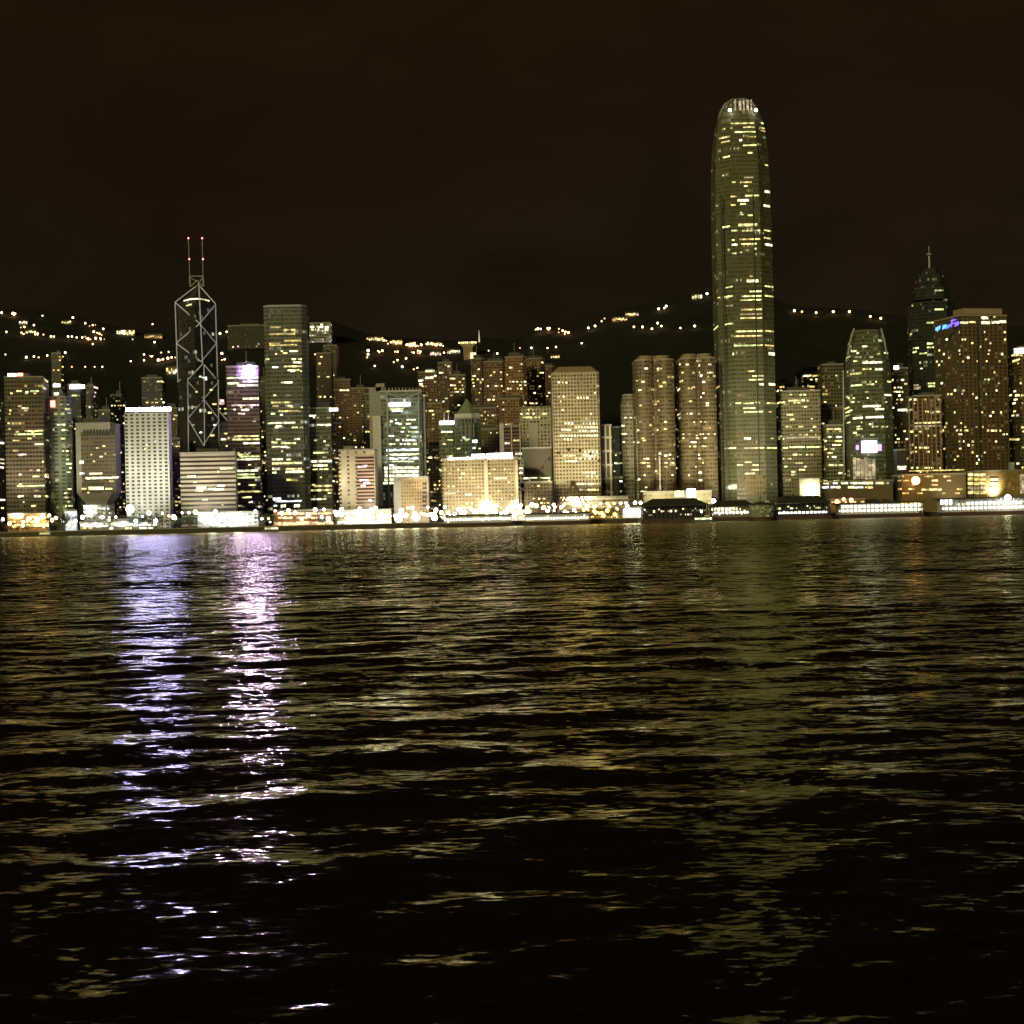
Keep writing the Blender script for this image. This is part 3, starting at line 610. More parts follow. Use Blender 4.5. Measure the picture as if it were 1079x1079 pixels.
t.rand(26, ('warm', 'pale', 'white', 'orange'), (1, 3.5), y0=506, y1=540)
t = flats('narrow white ladder fronted block beside the wide golden block', 546, 552, 485, 1570, facade('ladder_wall', (.6, .55, .42), DG, 3, 4, .6, .6, .3, 2, .2), depth=14, yb=515, roof=None); t.rand(6, ('white',), (2, 4))

# --- residential cluster on the slope
for (x0, x1, yt, Y, wl, lb, n) in (
    (497, 512, 378, 1980, (.14, .1, .075), 'dark apartment tower under the white needle with scattered yellow windows', 26),
    (510, 534, 381, 1940, (.19, .12, .075), 'reddish apartment tower with a rounded top and a central light line', 34),
    (533, 556, 376, 1900, (.27, .16, .08), 'tallest copper brown apartment tower of the slope cluster with bright clustered windows', 40),
    (555, 575, 378, 1960, (.22, .13, .075), 'copper apartment tower with a domed top left of the round windowed tower', 26),
    (570, 586, 386, 2050, (.15, .09, .06), 'dark copper apartment tower half hidden by the round windowed tower', 12),
    (494, 528, 430, 1850, (.16, .125, .085), 'broad dim apartment slab filling the gap right of the pyramid roof', 34),
    (526, 552, 420, 1830, (.25, .15, .075), 'copper coloured plain apartment slab above the white finned block', 12)):
    t = flats(lb, x0, x1, yt, Y, facade('copper_flats', tuple(x * 1.5 for x in wl), (.05, .035, .025), 3, 3, .6, .5, .09, 2, .02, (PALE, WARM), 1.5), depth=24, yb=480, ch=4); t.rand(n, ('warm', 'pale', 'white', 'white'), (1, 2.4), h=1.4, cl=.35)
    t.part('roof_tank', x0 + 4, x1 - 4, yt - 3, yt - .7, M['roof'], 8, 8)

# --- round windowed tower
t = office('pale gold tower with rows of round windows and a cut pyramid roof', 581, 632, 393, 1590, facade('porthole_wall', (.52, .43, .27), (.13, .1, .05), 3.0, 3.4, .6, .62, .012, 3, .012, (WHITE, PALE), 2.2, rnd=True), depth=48, rot=0, yb=532, ch=2, top=M['tan'], roof=None)
JH = t
b = MB(); b.prism(scalep(t.secs[-1][1], .97), t.H + .9, t.H + 6.5, scalep(t.secs[-1][1], .72)); b.build('cut_pyramid_roof', M['tan'], t.root)
for y, x0, x1, n in ((403, 588, 596, 3), (418, 588, 593, 2), (419, 608, 618, 4), (423, 590, 592, 1), (453, 592, 600, 4), (454, 610, 629, 7), (446, 595, 602, 3), (446, 614, 628, 5), (459, 590, 602, 5), (459, 605, 629, 9), (450, 606, 629, 8), (463, 594, 601, 3), (480, 594, 605, 5), (486, 596, 606, 5), (480, 614, 629, 6), (476, 616, 628, 4), (483, 606, 630, 6), (498, 614, 626, 5), (502, 618, 628, 3), (510, 604, 616, 6), (510, 619, 631, 6), (516, 611, 629, 9), (414, 626, 628, 1), (432, 592, 593, 1), (441, 617, 619, 1), (436, 622, 624, 1)):
    for k in range(n):
        x = x0 + (x1 - x0) * (k / max(1, n - 1)); t.win(x, x + 1.7, y, LW['white' if 440 < y < 470 else t.rng.choice(('white', 'pale'))], 1.8)
t = office('slim white ladder framed tower against the right side of the round windowed tower', 633.5, 645, 448, 1610, facade('ladder_frame', (.68, .62, .5), (.1, .08, .05), 4.4, 13, .62, .85, 0, 1, 0), depth=14, yb=520, roof=None)
t = office('dark green glass office block left of the scalloped twin towers', 644, 668, 450, 1650, facade('dark_green_glass', (.08, .1, .06), (.05, .06, .04), 3, 3.9, .7, .5, .02, 3, .02), depth=30, yb=525); t.rand(22, ('white', 'pale', 'green'), (1, 2.6)); t.rows([(653, 665, 507, 'white')])  # wall and glass both dark green
t = office('small rounded tower with sloped crown leaning against the scalloped twin towers', 654, 672, 416, 1640, facade('small_round', (.3, .28, .19), (.1, .1, .07), 3, 3.9, .7, .5, .03, 3, .04), depth=24, yb=470, ch=5, roof=None, taper=[(.93, 1), (1.0, .75)]); t.rand(10, ('white', 'pale'), (1, 2.5), y0=440)

# --- scalloped twin towers
def lobed(w, d):
    pts = []; n = 8
    for cx_ in (-w * .27, w * .27):
        for k in range(n + 1):
            a = math.pi + math.pi * k / n; pts.append((cx_ + w * .23 * math.cos(a), -d / 2 + w * .23 + w * .23 * math.sin(a)))
    return pts + [(w / 2, d / 2), (-w / 2, d / 2)]
for lb, x0, x1, yt, kinds, rws in (
    ('left of two scalloped brown office towers with rounded bays and pale strip windows', 667, 711, 379, ('pale', 'white', 'warm'),
     [(688, 700, 390), (676, 682, 402), (692, 708, 403), (690, 706, 407), (668, 680, 411, 'white'), (684, 694, 426), (691, 699, 432), (668, 702, 448), (694, 706, 452), (670, 690, 464), (686, 706, 478, 'white', 2), (696, 706, 480), (676, 690, 491)]),
    ('right of two scalloped brown office towers with white lit strips near its top', 713, 755, 377, ('pale', 'white'),
     [(726, 748, 385, 'white', 2), (728, 748, 396, 'white', 2), (712, 722, 402), (729, 752, 402.5, 'white', 2), (712, 750, 408), (740, 751, 425), (714, 719, 436), (727, 740, 459), (729, 734, 466), (732, 742, 483), (729, 745, 498), (729, 744, 506), (732, 748, 470)])):
    t = office(lb, x0, x1, yt, 1625, facade('scalloped_wall', (.23, .175, .09), (.09, .075, .045), 2.8, 3.8, .75, .5, .03, 4, .05, (PALE, WARM), 1.4), depth=44, yb=520, poly=lobed, roof=None, top=M['tan'])
    b = MB(); b.prism(scalep(t.secs[-1][1], .8), t.H + .9, t.H + 4.5); b.build('crown', M['tan'], t.root)
    t.rows(rws, kinds); t.rand(44, kinds, (1.2, 4.5), y0=384, y1=520, cl=.45)
    if x0 == 667:
        for k in range(30): t.win(669 + k * .09, 671.5 + k * .09, 440 + k * 3, LW['dim'], 1.3)
        t.part('glowing_strip', 694.5, 696.2, 481, 518, LW['dim'], -1.5, .8)
t = Tower('podium_block', 'pale stepped podium with long stripes at the foot of the round windowed tower', 'podium', 590, 662, 524, 1545, facade('striped_podium', (.6, .52, .36), (.2, .16, .1), 200, 4, 1, .4, 0, 1, 0), depth=26, roof=None, yb=540)
t = Tower('podium_block', 'yellow lit low podium at the foot of the scalloped twin towers', 'podium', 676, 750, 518, 1590, facade('yellow_podium', (.42, .37, .22), (.15, .13, .08), 5, 4, .6, .4, .2, 4, .2), depth=24, roof=None, yb=528)
t.part('lit_sign', 724, 733, 515, 524, BAR['white'], -12, 1.2, 'blank glowing white square sign'); t.part('lit_window', 711, 721, 517, 523.5, LW['pale'], -2, .6)

# --- the tallest tower
S0 = P(781, 330, 1640)
ifc = facade('tall_tower_wall', (.18, .17, .1), (.09, .088, .045), 1.9, 4.1, .62, .5, .014, 6, .05, (PALE, (1, .86, .45)), 1.0)
t = office('tallest tower of the skyline with a rounded crown of fins', 749, 813, 103, 1640, ifc, depth=66, ch=13, yb=520, top=False,
           taper=[(.7, 1), (.8, .975), (.875, .94), (.915, .89), (.945, .815), (.968, .73), (.985, .62), (1.0, .45)])
IFC = t
IF_ROWS = [(766, 797, 130), (802, 805, 130), (783, 797, 134), (801, 806, 135), (761, 764, 136), (768, 772, 135), (774, 797, 139, 'green'), (802, 807, 138), (788, 797, 144), (758, 776, 144), (760, 773, 149), (779, 782, 148, 'white', 2.4), (783, 797, 153), (762, 772, 165), (788, 793, 161), (806, 809, 174), (761, 763, 185),
    (784, 794, 187, 'dim'), (771, 775, 192), (780, 792, 192), (784, 788, 196, 'green'), (806, 811, 202, 'white', 2.4), (785, 807, 206), (769, 776, 207), (777, 789, 211, 'white', 2.6), (770, 775, 216), (780, 786, 215), (805, 811, 217, 'white', 2.2), (779, 783, 226), (788, 793, 227), (780, 782, 224), (778, 798, 237, 'pale', 2.6), (761, 769, 239), (770, 777, 243), (782, 803, 243), (805, 812, 243),
    (768, 774, 253), (779, 803, 252), (805, 812, 251), (767, 777, 258, 'white', 2), (781, 797, 257), (806, 814, 258, 'white', 2), (767, 769, 263), (771, 776, 267), (780, 782, 266), (795, 797, 262), (787, 799, 296, 'white', 2.8), (790, 793, 291), (765, 777, 302), (806, 815, 302), (790, 805, 307), (763, 778, 312), (781, 804, 312), (806, 815, 312), (780, 804, 316, 'pale'), (765, 777, 322, 'dim'), (781, 815, 326),
    (780, 803, 331, 'dim'), (780, 803, 335), (764, 778, 341), (775, 803, 349), (807, 815, 349), (770, 805, 354), (768, 804, 364), (806, 815, 364), (772, 775, 373, 'white', 2.4), (810, 817, 373, 'white', 3), (788, 795, 391), (793, 816, 396), (789, 805, 400), (800, 808, 405, 'white', 2.4), (810, 818, 405, 'white', 2.4), (773, 781, 425), (783, 794, 425), (796, 801, 424), (808, 818, 425), (783, 796, 430), (784, 804, 434, 'green'), (810, 813, 434),
    (784, 791, 462, 'white', 2.2), (812, 815, 462), (764, 782, 472), (784, 806, 472), (808, 819, 472), (773, 783, 490), (785, 792, 487), (793, 800, 490), (792, 801, 495), (785, 795, 499), (766, 783, 513, 'white', 5), (754, 759, 314), (752, 758, 345), (753, 757, 258), (754, 759, 408), (752, 757, 217, 'dim')]
t.rows(IF_ROWS, ('pale', 'pale', 'green', 'pale', 'warm'), 1.4)
for x, xb in ((760.5, 767.2), (797.5, 801)):
    a, c = t.loc(x, 150, -.5), t.loc(xb if x < 770 else xb, 525, -.5)
    MB().box(c.x - .6, c.x + .6, c.y, c.y + .8, 0, a.z * .86).build('vertical_groove', M['dark'], t.root)
b0 = t.secs[-3][1]; zc = t.secs[-3][0]
for k in range(32):
    a = 2 * math.pi * k / 32; r1 = t.w * .365
    x, y = r1 * max(-1, min(1, math.cos(a) * 1.12)), r1 * max(-1, min(1, math.sin(a) * 1.12))
    b = MB(); p0 = Vector((x, y, zc - 3)); p1 = Vector((x * .86, y * .86, zc + 9)); p2 = Vector((x * .68, y * .68, t.H + 1.5)); p3 = Vector((x * .36, y * .36, t.H + 5.8))
    b.bar(p0, p1, .7, 5).bar(p1, p2, .65, 5).bar(p2, p3, .55, 5); b.build('crown_fin', M['steel'], t.root)
for x in (769, 796.5): 
    q = t.loc(x, 116, 6); MB().ball(q, 1.5).build('crown_lamp', BULB['white'], t.root)
for x, w_ in ((774, 1.5), (778.5, 2.6), (783, 1.5), (786.5, 2.4), (791, 1.4)): t.part('crown_glow', x, x + w_, 105, 116, LW['dim'], 9, .6)
b = MB(); a_, c_ = t.loc(784, 510), t.loc(806, 510)
b.box(a_.x, c_.x, a_.y - .6, a_.y + .3, t.loc(795, 522).z, t.loc(795, 501).z); b.build('arched_base', facade('gold_base', (.24, .18, .08), (.1, .07, .03), 3, 5, .7, .6, .3, 3, .2, (WARM, ORG), .25), t.root)

# --- right of the tallest tower
t = office('olive gridded office block right behind the tallest tower', 817, 865, 412, 1670, facade('olive_block', OLV, (.09, .085, .05), 2.8, 3.7, .7, .5, .03, 3, .02, (PALE, GRN), 1.3), depth=40, yb=515)
t.rows([(822, 827, 424), (831, 848, 422), (850, 852, 422), (829, 836, 437), (832, 837, 442), (820, 825, 460), (828, 865, 461, 'dim'), (822, 830, 472), (832, 848, 471), (850, 866, 471), (838, 846, 488), (834, 838, 497), (842, 848, 495)], ('pale', 'green')); t.rand(40, ('pale', 'warm', 'dim', 'green'), (1, 3.5))
t = Tower('podium_block', 'pale floodlit podium box at the foot of the olive block', 'podium', 838, 864, 505, 1600, plain('flood_podium', (.55, .52, .38)), depth=24, yb=522, roof=None); t.rand(10, ('white', 'pale'), (2, 6), y0=512, y1=520)
for (x0, x1, yt, Y, wl, lb, n, yb) in (
    (818, 836, 404, 1800, (.12, .1, .06), 'dark low tower with one greenish light left of the dim broad tower', 8, 420),
    (838, 866, 392, 1850, (.15, .13, .085), 'dim broad tower with spotted lights above the olive block', 22, 430),
    (862, 890, 384, 1780, (.16, .13, .08), 'dim brown tower left of the tapered green tower', 26, 500),
    (866, 890, 448, 1660, (.2, .19, .11), 'bright banded low office beside the tapered green tower', 30, 512)):
    t = office(lb, x0, x1, yt, Y, facade('dim_office', tuple(x * 1.4 for x in wl), DG, 3, 3.6, .7, .5, .05, 3, .04), depth=28, yb=yb); t.rand(n, ('pale', 'white', 'warm'), (1, 6), h=1.6, cl=.3)
one = facade('tapered_green', (.17, .18, .11), (.08, .09, .05), 2.4, 4, .75, .55, .02, 5, .05, (PALE, GRN), 1.5)
t = office('tapered green glass tower with claw like crown and a large white screen', 889, 940, 346, 1630, one, depth=48, ch=10, yb=515, top=False, taper=[(.62, 1), (.72, .97), (.82, .93), (.9, .85), (.96, .74), (1.0, .66)])
t.rows([(896, 903, 370), (907, 914, 365, 'white'), (924, 927, 373), (895, 937, 382, 'white', 2), (902, 918, 389), (922, 937, 389, 'white', 2), (888, 911, 394, 'pale', 2), (897, 909, 406), (913, 921, 405), (925, 939, 416, 'white'), (911, 916, 413, 'dim'), (903, 928, 428, 'white', 2), (922, 938, 431, 'white', 2), (890, 895, 430), (891, 896, 434), (891, 896, 438), (899, 912, 440.5, 'white', 2), (912, 931, 439.5, 'white', 2), (916, 920, 447, 'white'), (903, 909, 452), (899, 903, 456)], ('pale', 'green'))
t.rand(34, ('pale', 'green', 'dim'), (1.2, 5), y0=372, y1=510)
t.part('video_screen', 908, 924, 464.5, 477, BAR['screen'], -2, 1, 'blank glowing white video screen'); t.part('screen_edge', 902, 905, 469, 474, BAR['violetdim'], -2, 1); t.part('screen_edge', 924.5, 929, 468, 475, BAR['violetdim'], -2, 1)
for k in range(6): t.part('glowing_lobby', 899 + k * 4, 902.4 + k * 4, 482 + (k % 3), 505, LW['dim'], -1, .6)
for x0, y0, x1, y1 in ((893.5, 374, 896, 359), (896, 359, 900, 346), (928.5, 346, 932, 359), (932, 359, 934.5, 374)): strut(t, x0, y0, x1, y1, .8, 'crown_claw', 'steel', 4)
strut(t, 888.5, 390, 889.5, 505, .7, 'corner_fin', 'steel', 10)
t = office('dark tower edged with a ragged string of lights right of the tapered green tower', 936, 958, 388, 1690, facade('ragged_tower', (.12, .09, .05), DG, 3, 3.6, .6, .5, .05, 3, .03), depth=28, yb=510); t.rand(34, ('warm', 'white', 'pale'), (1, 3), h=1.7)
t.part('roof_lamp', 942, 947, 385.5, 389, BAR['white'], -1, 1); t.rows([(946, 958, 432, 'white', 2)])
t = Tower('dark_panel_block', 'black screen sided box above a white lit base right of the tapered green tower', 'building', 942, 955, 474, 1600, M['dark'], depth=14, yb=515, roof=None); t.rows([(943, 955, 493, 'white', 4)])
cen = facade('dark_green_tower', (.045, .052, .034), (.035, .04, .03), 2.6, 3.8, .8, .6, .012, 4, .02, (GRN, PALE), 1.2)
t = office('tall dark green stepped tower with a thin mast', 957, 1008, 318, 1780, cen, depth=46, ch=12, yb=420, top=M['dark'], roof=None)
for (sx_, y0, y1) in ((.8, 318, 304), (.6, 304, 290), (.34, 290, 283)):
    za, zb_ = P(982, y0, 1780).z - LAND, P(982, y1, 1780).z - LAND
    b = MB(); b.prism(scalep(t.secs[0][1], sx_), za + .9, zb_); b.build('stepped_crown', cen, t.root)
strut(t, 979.5, 284, 979, 270, 1.1, 'mast', 'steel', 22); strut(t, 979, 270, 978.7, 259, .4, 'mast', 'steel', 22); t.part('mast_ring', 977, 981, 267, 268.5, M['steel'], 20, 4)
t.rows([(960, 962, 322), (985, 994, 306, 'dim'), (985, 994, 326, 'green'), (972, 984, 340), (971, 983, 362), (976, 984, 366), (958, 968, 367), (958, 966, 371, 'green', 2), (969, 984, 372), (959, 961, 352), (970, 972, 388), (960, 968, 406, 'dim'), (959, 970, 409, 'dim', 3), (977, 986, 407, 'green'), (976, 988, 404)], ('pale', 'green'))
t = office('stout tower fronted by orange vertical fins below the dark green stepped tower', 956, 993, 417, 1660, facade('fin_tower', (.22, .13, .07), (.07, .035, .025), 5.2, 3.8, .7, .6, .08, 3, .05, (PALE, GRN), 1.5), depth=30, yb=500)
for k in range(8): t.part('vertical_fin', 958 + k * 4.7, 959 + k * 4.7, 420, 500, M['tan'], -1, .9)
t.rand(50, ('pale', 'warm', 'green'), (1.2, 3), cl=.7, h=1.7); t.rows([(958, 992, 445.5, 'pale', 1.6), (958, 992, 449, 'dim')])
hot = facade('brown_hotel', (.17, .125, .065), (.06, .045, .025), 4.6, 3.5, .5, .55, .05, 1, .0, (WARM, PALE), 1.6)
t = Tower('hotel_tower', 'large brown hotel tower with a bright roof line and blue illuminated sign', 'hotel', 985, 1062, 332, 1640, hot, depth=52, rot=14, ch=0, yb=500, roof=None, top=M['tan'])
HT = t
t.part('penthouse', 1015, 1056, 325, 331, M['tan'], 6, 20)
t.rows([(1012, 1020, 340, 'white', 2.4), (1021, 1028, 339.5, 'pale', 2), (1034, 1041, 335, 'white', 2.4), (1034, 1043, 340, 'white', 3), (1045, 1053, 339.5, 'white', 2.4), (1053, 1062, 339, 'white', 2.6), (1047, 1049, 334)])
t.rand(96 - 7, ('warm', 'pale', 'white'), (1.2, 2.2), y0=350, y1=495, h=2.0, cl=.35, fl=3.5)
for x in (1031, 1005, 1045): t.part('dark_reveal', x, x + 1.6, 345, 498, M['dark'], -.6, .5) if x == 1031 else None
# the sign: cyan to indigo strokes climbing to the right, not readable as words
sg = empty('roof_sign', t.mw @ t.loc(998, 348, -3), R(14), 'blue illuminated sign of slanted strokes on the brown hotel tower', 'sign')
smw = sg.matrix_basis.inverted() if False else (Matrix.Translation(sg.location) @ Matrix.Rotation(R(14), 4, 'Z')).inverted()
def spt(px, py): return smw @ (t.mw @ t.loc(px, py, -3))
for (x0, y0, x1, y1, k) in ((986, 348, 987, 345, 'cyan'), (987.5, 349, 989, 344, 'cyan'), (989.5, 347, 990.5, 343.5, 'cyan'), (993.5, 347, 994.5, 342.5, 'cyan'), (995, 346, 996.5, 342, 'cyan'), (997, 346.5, 998, 342.5, 'blue'), (999, 345.5, 1000.5, 342, 'blue'),
                         (1002, 344.5, 1003.5, 337.5, 'indigo'), (1002, 338, 1007, 336.8, 'indigo'), (1004.5, 341, 1010, 339.2, 'indigo'), (1006.5, 344, 1008, 339.5, 'indigo'), (1008.5, 343, 1010.5, 340, 'indigo')):
    MB().bar(spt(x0, y0), spt(x1, y1), .75).build('sign_stroke', BAR[k], sg)
t = Tower('hotel_tower', 'brown tower cut by the right edge with a white roof light', 'hotel', 1062, 1100, 366, 1660, facade('edge_hotel', (.2, .14, .07), DG, 4, 3.5, .55, .5, .06, 1, 0, (WARM, PALE), 1.6), depth=40, yb=500); t.rand(40, ('warm', 'pale', 'white'), (1.2, 3), x1=1080, h=1.8)
t.part('roof_lamp', 1069, 1084, 367, 372, BAR['white'], -1, 1); t.rows([(1067, 1080, 379, 'pale', 2.4)])
t = Tower('mall_building', 'long low mall with glowing amber window grid at the right edge', 'mall', 1017, 1100, 496, 1560, plain('mall_stone', (.3, .21, .1)), depth=40, yb=524, roof=None)
for r_ in range(5):
    for c_i in range(3): t.part('lit_window', 1020 + c_i * 6.6, 1025.4 + c_i * 6.6, 498.5 + r_ * 4.7, 501.6 + r_ * 4.7, LW[('pale', 'gold', 'warm', 'dim', 'pale')[r_]], -1, .5)
    t.part('lit_window', 1043.5, 1052, 499 + r_ * 4.7, 502 + r_ * 4.7, LW[('orange', 'dim', 'warm', 'dim', 'gold')[r_]], -1, .5) if r_ else None
b = MB(); a_, c_ = t.loc(1055, 510), t.loc(1073, 510); b.prism([(a_.x, a_.y - .6), (c_.x, a_.y - .6), (c_.x, a_.y), (a_.x, a_.y)], t.loc(1064, 522).z, t.loc(1064, 497).z, None, True, True)
b.build('mesh_screen', facade('gold_mesh', (.4, .3, .1), (.3, .2, .06), 1.5, 1.5, .6, .6, .5, 2, .2, (WARM, ORG), .6), t.root)
t.part('lit_window', 1075, 1081, 500, 520, LW['dim'], -1, .5); t.part('roof_box', 1064, 1069, 487, 496, M['steel'], 8, 5)
t = Tower('mall_building', 'low brown podium with a row of small roof lights below the orange finned tower', 'mall', 940, 1018, 500, 1585, plain('podium_stone', (.2, .15, .07)), depth=40, yb=522, roof=None)
t.rand(20, ('warm', 'gold', 'orange', 'dim'), (1.5, 7), y0=494 + 8, y1=520); t.part('light_string', 971, 992, 515, 517, LW['pale'], -1, .5); t.part('light_string', 958, 1016, 495, 496.3, LW['gold'], -1, .5)
t = Tower('mall_building', 'low dark podium with a row of coloured shop lights under the tapered green tower', 'mall', 866, 941, 507, 1600, plain('shop_podium', (.18, .15, .08)), depth=36, yb=522, roof=None)
t.rand(26, ('white', 'cool', 'pale', 'warm'), (2, 8), y0=509, y1=514, h=2.2)

for (x0, x1, yt, Y, wl, lb) in (
    (104, 122, 432, 1760, (.1, .12, .15), 'dim bluish mid rise behind the right shoulder of the barracks block'),
    (122, 134, 448, 1700, (.2, .17, .13), 'narrow dim mid rise squeezed between the barracks block and the white tower'),
    (181, 193, 462, 1690, (.16, .13, .12), 'dim mid rise in the gap right of the white tower'),
    (272, 284, 402, 1800, (.15, .11, .1), 'dim reddish mid rise in the gap left of the tall square tower'),
    (322, 332, 440, 1800, (.22, .15, .11), 'dim mid rise in the narrow gap right of the tall square tower'),
    (349, 362, 446, 1700, (.3, .19, .13), 'reddish mid rise between the dark glass block and the cream block'),
    (396, 404, 470, 1700, (.26, .24, .18), 'narrow pale mid rise left of the lower floors of the braced bank'),
    (450, 468, 425, 1800, (.3, .19, .11), 'copper mid rise above the dark gold block'),
    (505, 530, 452, 1720, (.26, .19, .11), 'golden brown mid rise right of the octagonal tower'),
    (565, 583, 446, 1770, (.24, .19, .11), 'olive mid rise between the white gridded box and the round windowed tower'),
    (549, 582, 508, 1570, (.2, .15, .08), 'low brown block behind the left legs of the observation wheel'),
    (638, 668, 472, 1720, (.1, .12, .07), 'dark green mid rise behind the white ladder framed tower'),
    (706, 718, 420, 1720, (.24, .15, .09), 'dark reddish slab in the slot between the scalloped twin towers'),
    (860, 892, 430, 1720, (.22, .17, .09), 'olive brown mid rise left of the tapered green tower base'),
    (934, 960, 420, 1740, (.17, .12, .06), 'dim brown mid rise between the tapered green tower and the finned tower'),
    (30, 60, 430, 1760, (.2, .16, .12), 'dim brown mid rise hidden behind the brown office tower')):
    t = Tower('mid_rise', lb, 'mid rise', x0, x1, yt, Y, facade('mid_rise_wall', wl, DG, 3, 3.2, .6, .5, .05, 3, .03, (PALE, WARM), 1.3), depth=24, yb=535)
    t.rand(14, ('warm', 'pale', 'white', 'dim'), (1, 2.8), h=1.4, cl=.35)
# ------------------------------------------------------------------ waterfront: piers, halls, wheel
def pier(label, x0, x1, yt, yb_, Y, dep, roofk='hip', posts=10, lights=('white',), strip=None, wall='pierwall', base='pierbase', nlit=20, rh=.5):
    A, B = P(x0, 545, Y).x, P(x1, 545, Y).x; w = B - A; cx = (A + B) / 2
    pxm = (x0 + x1) / 2; zt = P(pxm, yt, Y).z; ze = zt - (zt - 2) * .35 if roofk == 'hip' else zt - 1.2
    r_ = empty('pier', (cx, Y + dep / 2, 0), 0, label, 'pier')
    hw, hd = w / 2, dep / 2
    MB().box(-hw, hw, -hd, hd, -2, 3.4).build('deck', M[base], r_)
    MB().box(-hw * .93, hw * .93, -hd * .6, hd * .8, 3.4, ze).build('hall', M[wall], r_)
    b = MB()
    if roofk == 'hip': b.prism(rect(w * 1.02, dep * 1.02), ze, ze + .8, None, True, True).prism(rect(w * .98, dep * .98), ze + .8, zt, scalep(rect(w, dep), .62, .15))
    else: b.prism(rect(w * 1.02, dep * 1.02), ze, zt, None, True, True)
    b.build('roof', M['pierroof'], r_)
    pm = MB().box(-.4, .4, -.4, .4, 3.4, ze).mesh('post', M[wall])
    for k in range(posts): inst('post', pm, r_, (-hw + w * (k + .5) / posts, -hd + .8, 0))
    rr = random.Random(int(x0)); step = w * .93 / nlit
    for k in range(nlit):
        if rr.random() < .8:
            zz = rr.choice((.3, .6, .75)); hh = rr.uniform(.8, 1.8)
            inst('lit_window', unit(LW[rr.choice(lights)]), r_, (-hw * .93 + (k + .5) * step, -hd * .6, 3.4 + (ze - 3.4) * zz), 0, (step * rr.uniform(.4, .95), .5, hh))
    if strip:
        for y, kd, f0, f1, hpx in strip:
            z = P(pxm, y, Y).z
            inst('light_strip', unit(LW[kd] if kd in LW else BAR[kd[1:]]), r_, ((f0 + f1 - 1) * hw, -hd * .6 - .3, z), 0, ((f1 - f0) * w, .6, hpx * Y / F))
    return r_
pier('dark hip roofed ferry pier with a plum coloured base below the scalloped towers', 676, 748, 525, 549, 1450, 40, 'hip', 16, ('white', 'pale', 'dim', 'pink'), None, 'dark', 'pierbase', 26)
pier('low dark roofed ferry pier packed with white lights below the tallest tower', 750, 797, 527, 547, 1465, 34, 'hip', 12, ('white', 'pale', 'warm'), [(536, 'white', .02, .6, 3), (540, '_pier', .05, .95, 2)], 'pierwall', 'pierbase', 26)
pier('domed roof ferry pier with a bright white quay line', 818, 876, 522, 545, 1455, 36, 'hip', 14, ('white', 'cool', 'pale', 'green'), [(540, '_pier', .05, .95, 2.0), (529.5, 'dim', 0, .45, 1.6)], 'dark', 'pierbase', 24)
pier('long flat pier blazing with white light under the orange finned tower', 884, 974, 529, 543, 1455, 30, 'flat', 20, ('white', 'cool'), [(533, '_pier', .05, .98, 2.5), (537.5, '_pier', .02, 1, 2), (531, 'pale', .75, 1, 4)], 'white', 'pierbase', 40)
pier('long flat pier with bluish white lights and pale roof at the right edge', 993, 1085, 524, 540, 1455, 30, 'flat', 20, ('cool', 'white'), [(530, '_piercool', .3, .95, 2.5), (535, '_pier', .02, 1, 2.2), (528, '_piercool', 0, .14, 5)], 'white', 'pierbase', 40)
pier('colonnaded promenade pier in front of the wide golden block', 466, 540, 542, 556, 1470, 16, 'flat', 24, ('white', 'pale'), [(547, '_pier', .02, .98, 2)], 'white', 'pierbase', 30)
pier('second colonnaded pier in front of the observation wheel', 552, 622, 540, 554, 1470, 16, 'flat', 22, ('white', 'pale', 'warm'), [(546, '_pier', .02, .98, 1.8)], 'white', 'pierbase', 28)
STRIP = {k: glow('strip_' + k, c, 4.5, cell=2.3, lo=.1) for k, c in (('white', (1, .95, .75)), ('gold', (1, .7, .2)), ('orange', (1, .55, .22)), ('warm', (1, .75, .4)))}
def hall(name, label, cat, x0, x1, yt, Y, mat, dep=16, kinds=('white',), n=14, roof=True, yl=None):
    t = Tower(name, label, cat, x0, x1, yt, Y, mat, depth=dep, yb=551, roof=None)
    if roof: b = MB(); b.prism(rect(t.w * 1.04, dep * 1.1), t.H + .9, t.H + 1.5, None, True, True); b.build('roof', M['pierroof'], t.root)
    t.rand(n, kinds, (1.5, 6), y0=yl or yt + 3, y1=549, h=2)
    t.part('light_strip', x0 + 1, x1 - 1, 547.6 - (x0 - 540) * .008, 551 - (x0 - 540) * .008, STRIP[kinds[0] if kinds[0] in STRIP else 'white'], -1, .5)  # continuous strip added to every hall front to raise the shoreline glow
    return t
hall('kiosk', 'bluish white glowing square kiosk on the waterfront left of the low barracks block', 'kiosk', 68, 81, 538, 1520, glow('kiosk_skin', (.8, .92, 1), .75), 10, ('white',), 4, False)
hall('shelter', 'long low dark roofed shelter on the promenade at the foot of the white tower', 'shelter', 84, 166, 550, 1512, M['pierwall'], 8, ('white', 'warm', 'pale'), 26, True, 552)
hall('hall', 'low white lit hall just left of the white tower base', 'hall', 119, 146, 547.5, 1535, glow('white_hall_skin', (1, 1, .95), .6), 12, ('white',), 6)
hall('shop_row', 'low row of orange lit shops under the square tower', 'shop row', 288, 352, 538, 1530, plain('shop_front', (.35, .2, .1)), 14, ('orange', 'warm', 'white', 'pink'), 40)
hall('hall', 'cream low hall below the dark striped cream block', 'hall', 355, 413, 538, 1525, M['tan'], 14, ('white', 'pale', 'warm'), 26)
hall('hall', 'low yellow lit arcade between the two colonnaded piers', 'hall', 538, 560, 538, 1520, M['tan'], 12, ('warm', 'gold', 'white'), 14)
